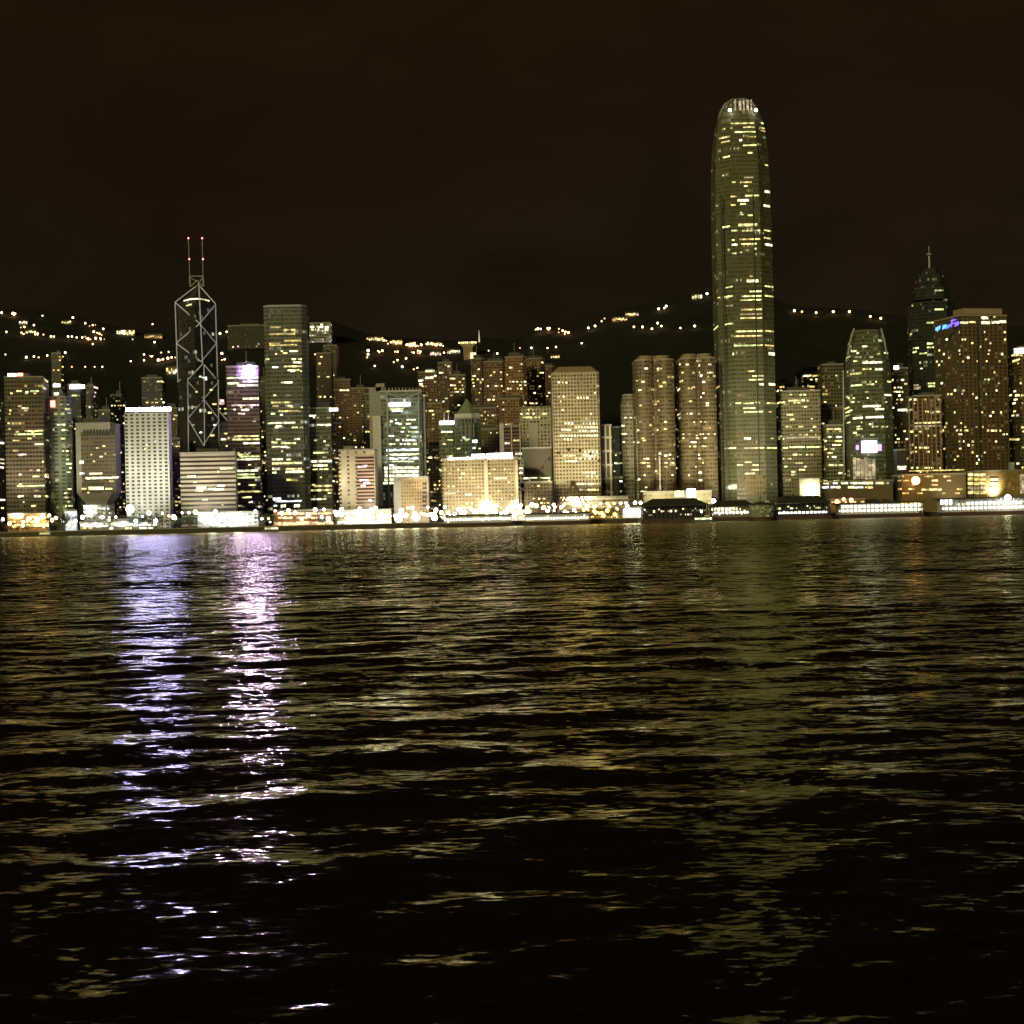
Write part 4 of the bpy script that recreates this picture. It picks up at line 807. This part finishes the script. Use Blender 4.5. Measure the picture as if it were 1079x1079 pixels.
hall('hall', 'white glowing low hall left of the dark hip roofed pier', 'hall', 656, 679, 536, 1520, glow('glow_hall_skin', (.95, 1, .85), .5), 12, ('white', 'cool'), 16)
hall('shop_row', 'low row of golden lit stalls behind the trees near the wheel', 'shop row', 617, 656, 537, 1525, plain('gold_front', (.35, .25, .08)), 12, ('gold', 'orange', 'pale'), 30)
hall('shop_row', 'amber lit low quay building left of the brown office tower base', 'shop row', 8, 52, 542, 1520, plain('amber_front', (.4, .27, .1)), 12, ('gold', 'orange', 'warm', 'white'), 26)
hall('hall', 'small orange lit quay hall between the domed pier and the long white pier', 'hall', 872, 912, 526, 1520, plain('quay_front', (.3, .2, .1)), 14, ('orange', 'warm', 'pink'), 16)
# drum pavilion
q = P(803, 545, 1445); dr = empty('drum_pavilion', (q.x, 1450, 0), 0, 'round lattice drum glowing pale green between the ferry piers', 'pavilion')
MB().prism([(11.5 * math.cos(2 * math.pi * k / 20), 11.5 * math.sin(2 * math.pi * k / 20)) for k in range(20)], -2, 3, None, True, True).build('deck', M['pierbase'], dr)
circ = lambda r: [(r * math.cos(2 * math.pi * k / 20), r * math.sin(2 * math.pi * k / 20)) for k in range(20)]
b = MB(); b.prism(circ(9.5), 3, 8, circ(11), False).prism(circ(11), 8, 13, circ(10)); b.build('drum', facade('lattice_drum', (.3, .3, .22), (.3, .3, .2), 1.7, 1.7, .55, .55, .6, 2, .3, (PALE, GRN), .9), dr)
MB().prism(circ(10.4), 13, 13.8, None, True, True).prism(circ(10), 13.8, 16, circ(2)).build('roof', M['pierroof'], dr)

# observation wheel (dark, unlit)
WY = 1508; hub = P(604, 509, WY); ow = empty('observation_wheel', (hub.x, WY, LAND), 0, 'unlit observation wheel on splayed legs below the round windowed tower', 'observation wheel')
wh = plain('wheel_steel', (.22, .16, .1), .6)
hz = hub.z - LAND; RR = 31
b = MB()
for k in range(48):
    a0, a1 = 2 * math.pi * k / 48, 2 * math.pi * (k + 1) / 48
    for y in (-1.2, 1.2): b.bar((RR * math.cos(a0), y, hz + RR * math.sin(a0)), (RR * math.cos(a1), y, hz + RR * math.sin(a1)), .13, 4)
b.build('rim', wh, ow)
b = MB()
for k in range(24): a0 = 2 * math.pi * k / 24; b.bar((0, 0, hz), (RR * math.cos(a0), 0, hz + RR * math.sin(a0)), .06, 4)
b.build('spokes', wh, ow)
MB().bar((0, -4, hz), (0, 4, hz), 2.4, 12).build('hub', wh, ow)
for x0, x1 in ((-4, -23), (-1.5, -17), (1.5, 13), (4, 20)):
    for y in (-5, 5): MB().bar((x0 * .4, y * .5, hz - 1), (x1, y, 0), .5, 6).build('leg', wh, ow)
gm = MB().box(-1.1, 1.1, -1.1, 1.1, -2.6, -.2).mesh('gondola', wh)
for k in range(20): a0 = 2 * math.pi * k / 20 + .1; inst('gondola', gm, ow, (RR * math.cos(a0), 0, hz + RR * math.sin(a0)))

# ------------------------------------------------------------------ lamps and trees
postm = MB().bar((0, 0, 0), (0, 0, 7), .12, 5).bar((0, 0, 6.9), (0, -1.0, 7.4), .09, 5).mesh('post', M['dark'])
def bulbm(k, r): return MB().ball((0, 0, 0), r, 8, 6).mesh('bulb_' + k, BULB[k])
BM = {k: bulbm(k, 1.0) for k in BULB}
def lamp(name, label, cat, group, loc, k, r=.8, h=7.4, sy=1):
    o = empty(name, loc, 0, label, cat, group)
    p_ = inst('post', postm, o, (0, 0, 0), 0, (1, 1, h / 7.4)); q_ = inst('bulb', BM[k], o, (0, -1.0, h + r * .5), 0, (r, r, r))
    return o
lr = random.Random(11)
def street(px, y, k, r, Y=None, lab=None):
    Y = Y or lr.uniform(1503, 1516)
    q = P(px, y, Y); h = max(2.5, q.z - LAND); r *= 1.2
    kinds = {'white': 'white globe street lamp on the far promenade', 'warm': 'warm yellow street lamp on the far promenade', 'orange': 'orange street lamp on the far promenade', 'gold': 'golden lamp near the trees on the far promenade', 'cool': 'cold bluish white street lamp on the far promenade'}
    lamp('street_lamp', lab or kinds[k], 'street lamp', kinds[k].replace('street lamp', 'street lamps').replace('golden lamp', 'golden lamps') if not lab else None, (q.x, Y + 1, LAND), k, r, h)
for k in range(150):
    px = 3 + k * 7 if k < 97 else 345 + (k - 97) * 6.2 + lr.uniform(-4, 4)
    yb_ = 562 - px * .0213 - lr.choice((7, 9, 11, 14, 17))
    if px < 60: kd = lr.choice(('warm', 'orange', 'gold', 'white'))
    elif 280 < px < 345: kd = lr.choice(('orange', 'warm', 'white', 'warm'))
    elif 610 < px < 655: kd = lr.choice(('gold', 'gold', 'warm'))
    else: kd = lr.choice(('white', 'white', 'warm', 'cool'))
    street(px, yb_, kd, lr.uniform(.7, 1.6))
for px, y, k, r in ((30, 548, 'warm', 1.5), (22, 545, 'warm', 1.6), (39, 549, 'warm', 1.8), (45, 546, 'warm', 1.3), (55, 549, 'warm', 1.4), (368, 548, 'white', 1.8), (468, 546, 'warm', 1.7), (474, 545, 'warm', 1.4), (489, 541, 'warm', 1.4), (500, 540, 'warm', 1.5), (522, 540, 'white', 1.6),
                    (533, 542, 'white', 1.7), (538, 537, 'white', 1.6), (556, 536, 'gold', 1.4), (565, 534, 'gold', 1.6), (573, 535, 'gold', 1.2), (628, 541, 'gold', 1.6), (640, 539, 'gold', 1.4), (648, 543, 'gold', 1.4), (636, 545, 'gold', 1.3), (664, 539, 'white', 1.6), (672, 541, 'white', 1.7), (752, 529, 'white', 1.6), (882, 530, 'orange', 1.6), (897, 528, 'orange', 1.5), (889, 527, 'orange', 1.2)):
    street(px, y, k, r)
for px, y, k, r, lb in ((137, 538.5, 'cool', 3.0, 'dazzling bluish white floodlamp at the left foot of the white tower'), (223, 551, 'cool', 3.0, 'left of two dazzling white floodlamps below the striped block'), (251, 551, 'white', 3.0, 'right of two dazzling white floodlamps below the striped block'),
                        (376, 549, 'white', 2.6, 'large white floodlamp below the dark striped cream block'), (403, 548, 'white', 2.9, 'large white floodlamp left of the cream civic box'), (420, 548, 'white', 3.0, 'large white floodlamp at the left corner of the cream civic box'), (438, 547, 'cool', 2.7, 'large white floodlamp in front of the cream civic box'),
                        (458, 547, 'white', 2.2, 'large white floodlamp left of the first colonnaded pier'), (965, 508.5, 'orange', 3.2, 'round orange floodlamp on the podium below the orange finned tower'), (183, 546, 'warm', 1.8, 'single warm lamp right of the white tower base'), (1062, 526, 'white', 2.2, 'white floodlamp on the roof of the right edge pier')):
    street(px, y, k, r, 1506 if px < 700 else 1450 if px > 1000 else 1575, lb)
# trees
tr_ = random.Random(5)
def crown_mesh(seed, mat):
    q = random.Random(seed); b = MB()
    cl = [(Vector((q.gauss(0, 2.3), q.gauss(0, 2.3), q.uniform(4.2, 8.8))), q.uniform(1.2, 2.3)) for _ in range(13)]
    for c, r in cl:
        for _ in range(38):
            d = Vector((q.gauss(0, 1), q.gauss(0, 1), q.gauss(0, .8))).normalized() * r * q.uniform(.5, 1.1)
            p = c + d; a = Vector((q.gauss(0, 1), q.gauss(0, 1), q.gauss(0, 1))).normalized(); e = a.orthogonal().normalized(); f = a.cross(e); s = q.uniform(.25, .55)
            b.quad([p - e * s, p - f * s * .6, p + e * s, p + f * s * .6])
    return b.mesh('crown', mat)
CROWNS = [crown_mesh(i, M['leaf']) for i in range(4)] + [crown_mesh(9, M['leaf2']), crown_mesh(10, M['leaf2'])]
tb = MB(); tb.bar((0, 0, 0), (.1, 0, 3), .32, 7).bar((.1, 0, 2.8), (1.5, .6, 6.5), .16, 5).bar((.1, 0, 2.8), (-1.4, -.5, 6.3), .16, 5).bar((.1, 0, 3), (.2, 1, 7.3), .15, 5)
TRUNK = tb.mesh('trunk', M['bark'])
for cx_, n, sp, sc0, var, lb, gp in ((62, 4, 7, 1.5, 5, 'bushy brown green tree between the amber quay lights and the glowing kiosk', 'trees by the amber lights'), (155, 7, 16, 1.25, 0, 'leafy green tree at the foot of the white gridded tower', 'trees at the white tower'), (195, 5, 10, 1.2, 1, 'dark green tree left of the white floodlit hall', 'trees by the white hall'), (280, 3, 4, 1.4, 2, 'green tree in the gap between the white hall and the orange shops', 'trees by the orange shops'),
                                 (120, 3, 6, .8, 3, 'small tree in front of the low barracks block', 'trees at the barracks'), (637, 8, 17, 1.15, 4, 'golden lit tree beside the observation wheel', 'golden trees by the wheel'), (340, 4, 14, .8, 1, 'small dark tree before the orange lit shops', 'small trees by the shops'), (842, 5, 20, 1.1, 0, 'dark tree behind the domed roof ferry pier', 'trees behind the domed pier'), (925, 8, 22, 1.3, 2, 'dark tree on the podium terrace under the tapered green tower', 'podium trees'), (20, 5, 16, .9, 4, 'low amber lit shrubby tree at the left edge quay', 'quay trees at the left edge')):
    for k in range(n):
        px = cx_ + tr_.uniform(-sp, sp); Y = tr_.uniform(1507, 1517)
        if cx_ == 925: Y = 1548
        q = P(px, 545, Y); s = sc0 * tr_.uniform(.75, 1.15)
        o = empty('tree', (q.x, Y, LAND), tr_.uniform(0, 6), lb, 'tree', gp); o.scale = (s, s, s)
        inst('trunk', TRUNK, o, (0, 0, 0)); inst('crown', CROWNS[(var + (k % 2)) if var < 3 else var], o, (0, 0, 0))

# boats
def boat(label, px, y, Y, L, lit):
    q = P(px, y, Y); o = empty('ferry_boat', (q.x, Y, 0), 0, label, 'boat')
    hl = [(-L / 2, -2), (L / 2 - 3, -2.2), (L / 2, 0), (L / 2 - 3, 2.2), (-L / 2, 2)]
    b = MB(); b.prism(scalep(hl, .9), -.8, 1.6, hl); b.build('hull', M['hull'], o)
    MB().box(-L * .36, L * .3, -1.7, 1.7, 1.6, 3.8).build('cabin', M['white'], o); MB().box(-L * .4, L * .34, -2, 2, 3.8, 4.1).build('roof', M['roof'], o)
    MB().box(L * .02, L * .2, -1.2, 1.2, 4.1, 5.9).build('wheelhouse', M['white'], o); MB().bar((-L * .1, 0, 4.1), (-L * .1, 0, 8), .1).build('mast', M['steel'], o)
    for k in range(6): inst('lit_window', unit(LW[lit]), o, (-L * .32 + k * L * .11, -1.72, 2.8), 0, (L * .08, .2, 1.0))
    MB().ball((-L * .1, 0, 8.2), .5).build('mast_light', BULB['white'], o)
boat('small lit ferry on the water near the white floodlit hall', 287, 559, 1440, 17, 'white')
boat('small moored boat with pale windows left of the white tower reflection', 48, 566, 1470, 13, 'pale')
boat('white lit ferry moored against the dark hip roofed pier', 742, 546, 1425, 22, 'white')

# ------------------------------------------------------------------ hillside lights and houses
def hl(px, y, k='hill', r=1.0):
    p_ = hill_point(px, y + 3); q = P(px, y, p_.y - 1); h = max(2, q.z - p_.z)
    if h > 20: h = 8; 
    kinds = {'hill': 'orange road lamp on the dark hillside', 'hillw': 'pale white lamp on the dark hillside', 'dimhill': 'faint orange lamp among the trees of the dark hillside'}
    lamp('hill_lamp', kinds[k], 'lamp', {'hill': 'orange hillside lamps', 'hillw': 'pale hillside lamps', 'dimhill': 'faint hillside lamps'}[k], (p_.x, p_.y, p_.z), k, r * 1.4, h)
for px, y, k, r in ((2, 330, 'hillw', 1.2), (14, 331, 'hill', 1.6), (36, 343, 'hillw', 1), (7, 350, 'hillw', .9), (23, 351, 'hill', 1), (26, 345, 'hill', 1), (40, 352, 'hill', 1.1), (46, 353, 'dimhill', 1), (54, 355, 'hillw', 1.1), (57, 355, 'hill', .8), (77, 335, 'hillw', 1.2), (90, 341, 'hillw', 1), (98, 343, 'hill', 1), (72, 355, 'hillw', 1), (76, 355, 'hillw', .9), (81, 356, 'hillw', .9), (87, 356, 'hill', 1), (93, 357, 'hill', 1.1),
                    (99, 350, 'hillw', 1.2), (109, 347, 'hillw', 1.1), (105, 352, 'hill', 1), (101, 357, 'hillw', 1.3), (106, 357, 'hill', 1), (98, 363, 'dimhill', 1.2), (45, 333, 'hillw', .8), (161, 342, 'hillw', .8), (163, 361, 'hillw', 1), (28, 377, 'hillw', 1.2), (36, 376, 'hillw', 1), (41, 377, 'dimhill', 1), (50, 375, 'hillw', .9), (58, 374, 'hillw', 1.2), (65, 372, 'hillw', 1), (69, 372, 'hillw', 1.1), (6, 374, 'dimhill', 1), (76, 387, 'dimhill', .9), (90, 387, 'dimhill', 1), (100, 387, 'dimhill', .9), (108, 387, 'hillw', .8),
                    (152, 374, 'hillw', 1), (138, 381, 'hillw', .8), (160, 376, 'hill', 1), (152, 380, 'hillw', .9), (167, 380, 'hillw', 1.4), (172, 379, 'hill', 1), (177, 378, 'hillw', 1.3), (181, 377, 'hill', 1), (170, 372, 'dimhill', 1), (140, 358, 'dimhill', .8), (178, 371, 'hillw', .8), (232, 352, 'hillw', 1.3), (239, 350, 'hillw', 1), (243, 365, 'hill', 1.2), (234, 373, 'hillw', 1.3), (237, 379, 'hill', .9), (336, 374, 'hill', 1), (388, 374, 'hillw', 1.2),
                    (388, 370, 'hillw', 1.5), (403, 370, 'hill', 1.2), (419, 371, 'hill', 1), (436, 372, 'hill', 1), (443, 371, 'hill', 1.2), (419, 380, 'hillw', 1), (428, 378, 'hillw', 1.1), (415, 382, 'dimhill', 1), (395, 386, 'hillw', .9), (440, 388, 'hill', .8), (424, 387, 'hillw', 1.2), (387, 377, 'dimhill', 1),
                    (418, 362, 'hill', 1), (412, 361, 'hill', 1), (428, 364, 'dimhill', 1), (433, 364, 'hill', 1.6), (438, 365, 'hill', 1), (444, 364, 'hill', 1.3), (450, 363, 'hillw', 1), (455, 362, 'hill', 1), (460, 364, 'hill', 1.4), (464, 364, 'hill', 1), (405, 359, 'hill', 1), (468, 372, 'hillw', .9),
                    (567, 347, 'hill', 1.4), (570, 347, 'hillw', .9), (578, 347, 'hill', 1.7), (593, 349, 'hill', 1.2), (599, 351, 'hill', 1.3), (589, 347, 'dimhill', 1), (620, 346, 'hillw', 1.2), (627, 344, 'hillw', 1.2), (634, 339, 'dimhill', 1.2), (637, 336, 'dimhill', .9), (668, 345, 'dimhill', 1.4), (677, 345, 'hillw', 1.2), (687, 347, 'hillw', 1.1), (693, 341, 'hillw', 1.2), (697, 344, 'hillw', 1), (717, 346, 'hillw', .9), (732, 344, 'hillw', 1.2),
                    (694, 326, 'hillw', 1.3), (700, 325, 'hillw', 1), (702, 323, 'hillw', 1.2), (745, 310, 'hillw', 1.4), (560, 367, 'hillw', 1), (577, 367, 'hillw', .8), (586, 366, 'hillw', .9), (613, 362, 'hillw', .9), (548, 367, 'dimhill', .8), (515, 370, 'dimhill', 1), (524, 373, 'hillw', 1.1),
                    (837, 328, 'hill', 1.4), (845, 329, 'dimhill', 1.3), (860, 330, 'hill', 1.2), (878, 329, 'hill', 1.4), (895, 329, 'hill', 1.4), (917, 334, 'hill', 1.3), (928, 336, 'hill', 1.3)):
    hl(px, y, k, r)
    if k == 'hill' and px < 800:
        for _ in range(2): hl(px + lr.uniform(-4.5, 4.5), y + lr.uniform(-1.2, 1.6), lr.choice(('hill', 'dimhill')), r * lr.uniform(.5, .8))
def house(label, x0, x1, y, hpx, kinds, n, wl=(.3, .24, .18), h=1.6):
    p_ = hill_point((x0 + x1) / 2, y + hpx / 2); Y = p_.y
    A, B = P(x0, y, Y).x, P(x1, y, Y).x
    zt = P((x0 + x1) / 2, y - hpx / 2, Y).z; zb_ = min(p_.z - 1, P((x0 + x1) / 2, y + hpx / 2, Y).z)
    o = empty('hillside_house', ((A + B) / 2, Y + 5, zb_), 0, label, 'house'); w = B - A; H = zt - zb_
    MB().box(-w / 2, w / 2, -5, 5, 0, H).build('wall', plain('house_wall', wl), o)
    MB().prism(rect(w + 1, 11), H, H + 2.4, scalep(rect(w + 1, 11), .8, .1)).build('roof', M['roof'], o)
    rr = random.Random(int(x0))
    for k in range(n):
        ww = w / n; inst('lit_window', unit(LW[rr.choice(kinds)]), o, (-w / 2 + ww * (k + .5), -5, H - rr.uniform(.25, .65) * min(H, hpx * Y / F)), 0, (ww * rr.uniform(.5, .95), .5, h * 1.3 * Y / F * rr.uniform(.6, 1.1)))
house('bluish white lit house high on the left hillside', 20, 29, 340.5, 5, ('cool', 'white'), 4)
house('row house with warm yellow windows on the left hillside road', 27, 38, 350, 4, ('warm', 'white'), 5)
house('long pale lit house below the left ridge', 65, 75, 340, 3.5, ('white', 'pale'), 5)
house('brightest amber lit house on the left hillside', 123, 142, 351, 6, ('white', 'warm', 'warm'), 9, h=3.5)
house('dim orange lit house left of the twin mast tower', 152, 171, 355, 5, ('orange', 'dim', 'orange'), 7)
house('white lit house cluster beside the twin mast tower', 175, 187, 391, 9, ('white', 'warm'), 5, h=3)
house('row of orange lit ridge houses left of centre', 386, 404, 357.5, 4, ('white', 'warm', 'orange'), 8, h=2)
house('orange lit ridge house right of the first ridge row', 413, 424, 361, 5, ('warm', 'orange'), 4, h=2.4)
house('pale orange ridge house in the middle of the ridge lights', 430, 438, 363.5, 5, ('white', 'warm'), 3, h=2.8)
house('small ridge house with white windows left of the hilltop anvil building', 448, 466, 362.5, 3, ('orange', 'warm', 'white'), 7)
house('pinkish white house just below the middle ridge', 453, 465, 373, 4, ('pink', 'white'), 5, h=2)
house('white lit terrace house beside the hilltop anvil building', 471, 485, 371, 5, ('white', 'cool', 'pale'), 7, h=2.2)
house('long slanting row of orange lit houses on the right ridge', 645, 661, 337, 5, ('orange', 'warm', 'white'), 9, h=1.8)
house('orange lit house at the upper end of the slanting ridge row', 659, 673, 332, 5, ('orange', 'warm', 'pink'), 7, h=1.8)
house('white lit house near the summit left of the tallest tower', 729, 740, 313, 5, ('white', 'pale'), 4, h=3)
house('pale lit house on the slope above the round windowed tower', 580, 590, 376, 3, ('white', 'warm'), 4)
# anvil shaped hilltop building
p_ = hill_point(493, 379); Y = p_.y - 5
cx = P(493, 370, Y).x; o = empty('hilltop_building', (cx, Y + 8, p_.z - 3), 0, 'anvil shaped hilltop building with a glowing white block', 'lookout building')
k_ = Y / F; z0 = p_.z - 3; zt = P(493, 360, Y).z - z0; zm = P(493, 366, Y).z - z0
MB().prism(rect(9 * k_, 14), 0, zm, rect(10 * k_, 14)).build('stem', plain('anvil_stem', (.35, .25, .14)), o)
MB().prism(rect(10 * k_, 14), zm, zt, rect(20 * k_, 18)).build('bowl', plain('anvil_bowl', (.45, .36, .24)), o)
for k in range(9): inst('lit_window', unit(LW[('white', 'pale', 'warm')[k % 3]]), o, ((-9 + k * 2.2) * k_, -9.1, zt - 1.5), 0, (1.7 * k_, .6, 1.7 * k_))
inst('lit_block', unit(BAR['column']), o, (5.5 * k_, -9, P(499, 375, Y).z - z0), 0, (6 * k_, 3, 7 * k_)); inst('lit_block', unit(LW['white']), o, (5.5 * k_, -11, P(499, 376, Y).z - z0), 0, (5 * k_, 3, 5 * k_))
p_ = hill_point(505, 361); o = empty('radio_mast', (p_.x, p_.y, p_.z), 0, 'white lit needle mast on the hilltop', 'mast')
zn = P(504.5, 348, p_.y).z - p_.z
MB().prism([(-1.2, -1.2), (1.2, -1.2), (1.2, 1.2), (-1.2, 1.2)], 0, zn, [(-.2, -.2), (.2, -.2), (.2, .2), (-.2, .2)]).build('needle', glow('needle_light', (1, .95, .8), .6), o)

# ------------------------------------------------------------------ light
FL = .3
def flood_fill(px, y, Y, dy, power, col=(1, .85, .55), size=3, up_=None, zl=None):  # spots brightening facades, some real floods, several added with no visible lamp
    d = bpy.data.lights.new('flood_fill_spot', 'SPOT'); o = bpy.data.objects.new('flood_fill_spot', d); COL.objects.link(o)
    q = P(px, y, Y); o.location = (q.x, max(Y - dy, SHORE + 5), LAND + 13 if zl is None else q.z + zl); d.energy = power * FL; col = tuple(.5 + .5 * x if i else x for i, x in enumerate(col)); col = (col[0], col[1], col[2] * .85); d.color = col; d.shadow_soft_size = size; d.spot_size = R(75); d.spot_blend = .8
    tg = Vector((q.x, Y, (up_ or q.z))); o.rotation_euler = (tg - o.location).to_track_quat('-Z', 'Y').to_euler()
flood_fill(157, 500, 1560, 70, 5.5e5, (1, .95, .88)); flood_fill(259, 400, 1690, 14, 1.3e4, (.8, .35, 1), 1, None, -8); flood_fill(219, 510, 1555, 60, 4e5, (1, .85, .66)); flood_fill(245, 545, 1525, 18, 4e4, (.95, 1, .95))  # violet one added to imitate the searchlight's halo on its tower
flood_fill(385, 520, 1550, 50, 3e5, (1, .86, .6)); flood_fill(397, 500, 1620, 70, 6e5, (1, .95, .75)); flood_fill(434, 530, 1545, 40, 1.5e5, (1, .8, .5))
for px in (480, 505, 530): flood_fill(px, 520, 1555, 45, 2e5, (1, .8, .45))
flood_fill(513, 535, 1555, 14, 2.4e5, (1, .86, .5), 1); flood_fill(545, 535, 1555, 14, 1.8e5, (1, .86, .5), 1)
flood_fill(607, 480, 1590, 75, 1.4e6, (1, .82, .48)); flood_fill(630, 530, 1545, 25, 8e4, (1, .85, .5))
flood_fill(690, 480, 1625, 80, 5e5, (1, .8, .4)); flood_fill(735, 480, 1625, 80, 5e5, (1, .8, .4)); flood_fill(785, 470, 1640, 90, 1.2e6, (1, .82, .45)); flood_fill(850, 500, 1600, 40, 2e5, (1, .9, .6))
flood_fill(840, 470, 1670, 80, 4e5, (1, .85, .4)); flood_fill(30, 510, 1560, 50, 2.5e5, (1, .8, .5)); flood_fill(104, 500, 1575, 50, 2e5, (.95, .95, .9)); flood_fill(1020, 450, 1640, 90, 3e5, (1, .75, .4)); flood_fill(1000, 510, 1585, 30, 8e4, (1, .75, .3))

for k in range(22):
    px_ = 25 + k * 47
    flood_fill(px_, 520, 1560, 32, 1.0e5, ((1, .82, .42), (1, .88, .55), (1, .74, .34))[k % 3], 3, 62, -3)  # row of unseen spots added to carry the promenade lamps' glow onto facades
sd = bpy.data.lights.new('city_glow', 'SUN'); so = bpy.data.objects.new('city_glow', sd); COL.objects.link(so)
sd.energy = .95; sd.angle = R(10); sd.color = (1, .87, .38)
GLOW_EL, GLOW_AZ = 14, 205      # low lamp standing in for unseen city glow behind the viewer's left
dv = Vector((math.sin(R(GLOW_AZ)) * math.cos(R(GLOW_EL)), math.cos(R(GLOW_AZ)) * math.cos(R(GLOW_EL)), math.sin(R(GLOW_EL))))
so.rotation_euler = dv.to_track_quat('Z', 'Y').to_euler()

w = bpy.data.worlds.new('World'); sc.world = w; w.use_nodes = True
nt = w.node_tree; nt.nodes.clear(); g = NG(nt)
out = g.n('ShaderNodeOutputWorld'); add = g.n('ShaderNodeAddShader'); b1 = g.n('ShaderNodeBackground'); b2 = g.n('ShaderNodeBackground')
sky = g.n('ShaderNodeTexSky', sky_type='NISHITA'); sky.sun_disc = False; sky.sun_elevation = R(-7); sky.sun_rotation = R(GLOW_AZ)
nt.links.new(sky.outputs[0], b1.inputs[0]); b1.inputs[1].default_value = .02
tc = g.n('ShaderNodeTexCoord'); sp = g.n('ShaderNodeSeparateXYZ'); nt.links.new(tc.outputs['Generated'], sp.inputs[0])
nz = g.n('ShaderNodeTexNoise'); nz.inputs['Scale'].default_value = 4; nz.inputs['Detail'].default_value = 3; nt.links.new(tc.outputs['Generated'], nz.inputs['Vector'])
rmp = g.n('ShaderNodeValToRGB'); nt.links.new(g.m('ADD', g.m('MULTIPLY', sp.outputs[2], 3.2), g.m('MULTIPLY', g.m('SUBTRACT', nz.outputs['Fac'], .5), .9)), rmp.inputs[0])
cr = rmp.color_ramp; cr.elements[0].position = 0; cr.elements[0].color = (.0118, .0088, .0042, 1); cr.elements[1].position = 1; cr.elements[1].color = (.0125, .0055, .0020, 1)
e = cr.elements.new(.45); e.color = (.0122, .0070, .0033, 1)
nt.links.new(rmp.outputs[0], b2.inputs[0])
n2 = g.n('ShaderNodeTexNoise'); n2.inputs['Scale'].default_value = 7; n2.inputs['Detail'].default_value = 5; n2.inputs['Distortion'].default_value = .6
mp = g.n('ShaderNodeMapping'); mp.inputs['Scale'].default_value = (1, 1, 2.2); nt.links.new(tc.outputs['Generated'], mp.inputs['Vector']); nt.links.new(mp.outputs[0], n2.inputs['Vector'])
nt.links.new(g.m('ADD', .45, g.m('MULTIPLY', n2.outputs['Fac'], 1.1)), b2.inputs[1])
nt.links.new(b1.outputs[0], add.inputs[0]); nt.links.new(b2.outputs[0], add.inputs[1]); nt.links.new(add.outputs[0], out.inputs[0])

sc.view_settings.view_transform = 'Standard'; sc.view_settings.look = 'None'; sc.view_settings.exposure = 0; sc.view_settings.gamma = 1; sc.view_settings.use_curve_mapping = False
sc.render.engine = 'CYCLES'
cy = sc.cycles
cy.use_denoising = True; cy.max_bounces = 4; cy.diffuse_bounces = 1; cy.glossy_bounces = 3; cy.sample_clamp_indirect = 30; cy.sample_clamp_direct = 0
cy.caustics_reflective = True; cy.use_adaptive_sampling = False; cy.use_light_tree = True; cy.blur_glossy = 0
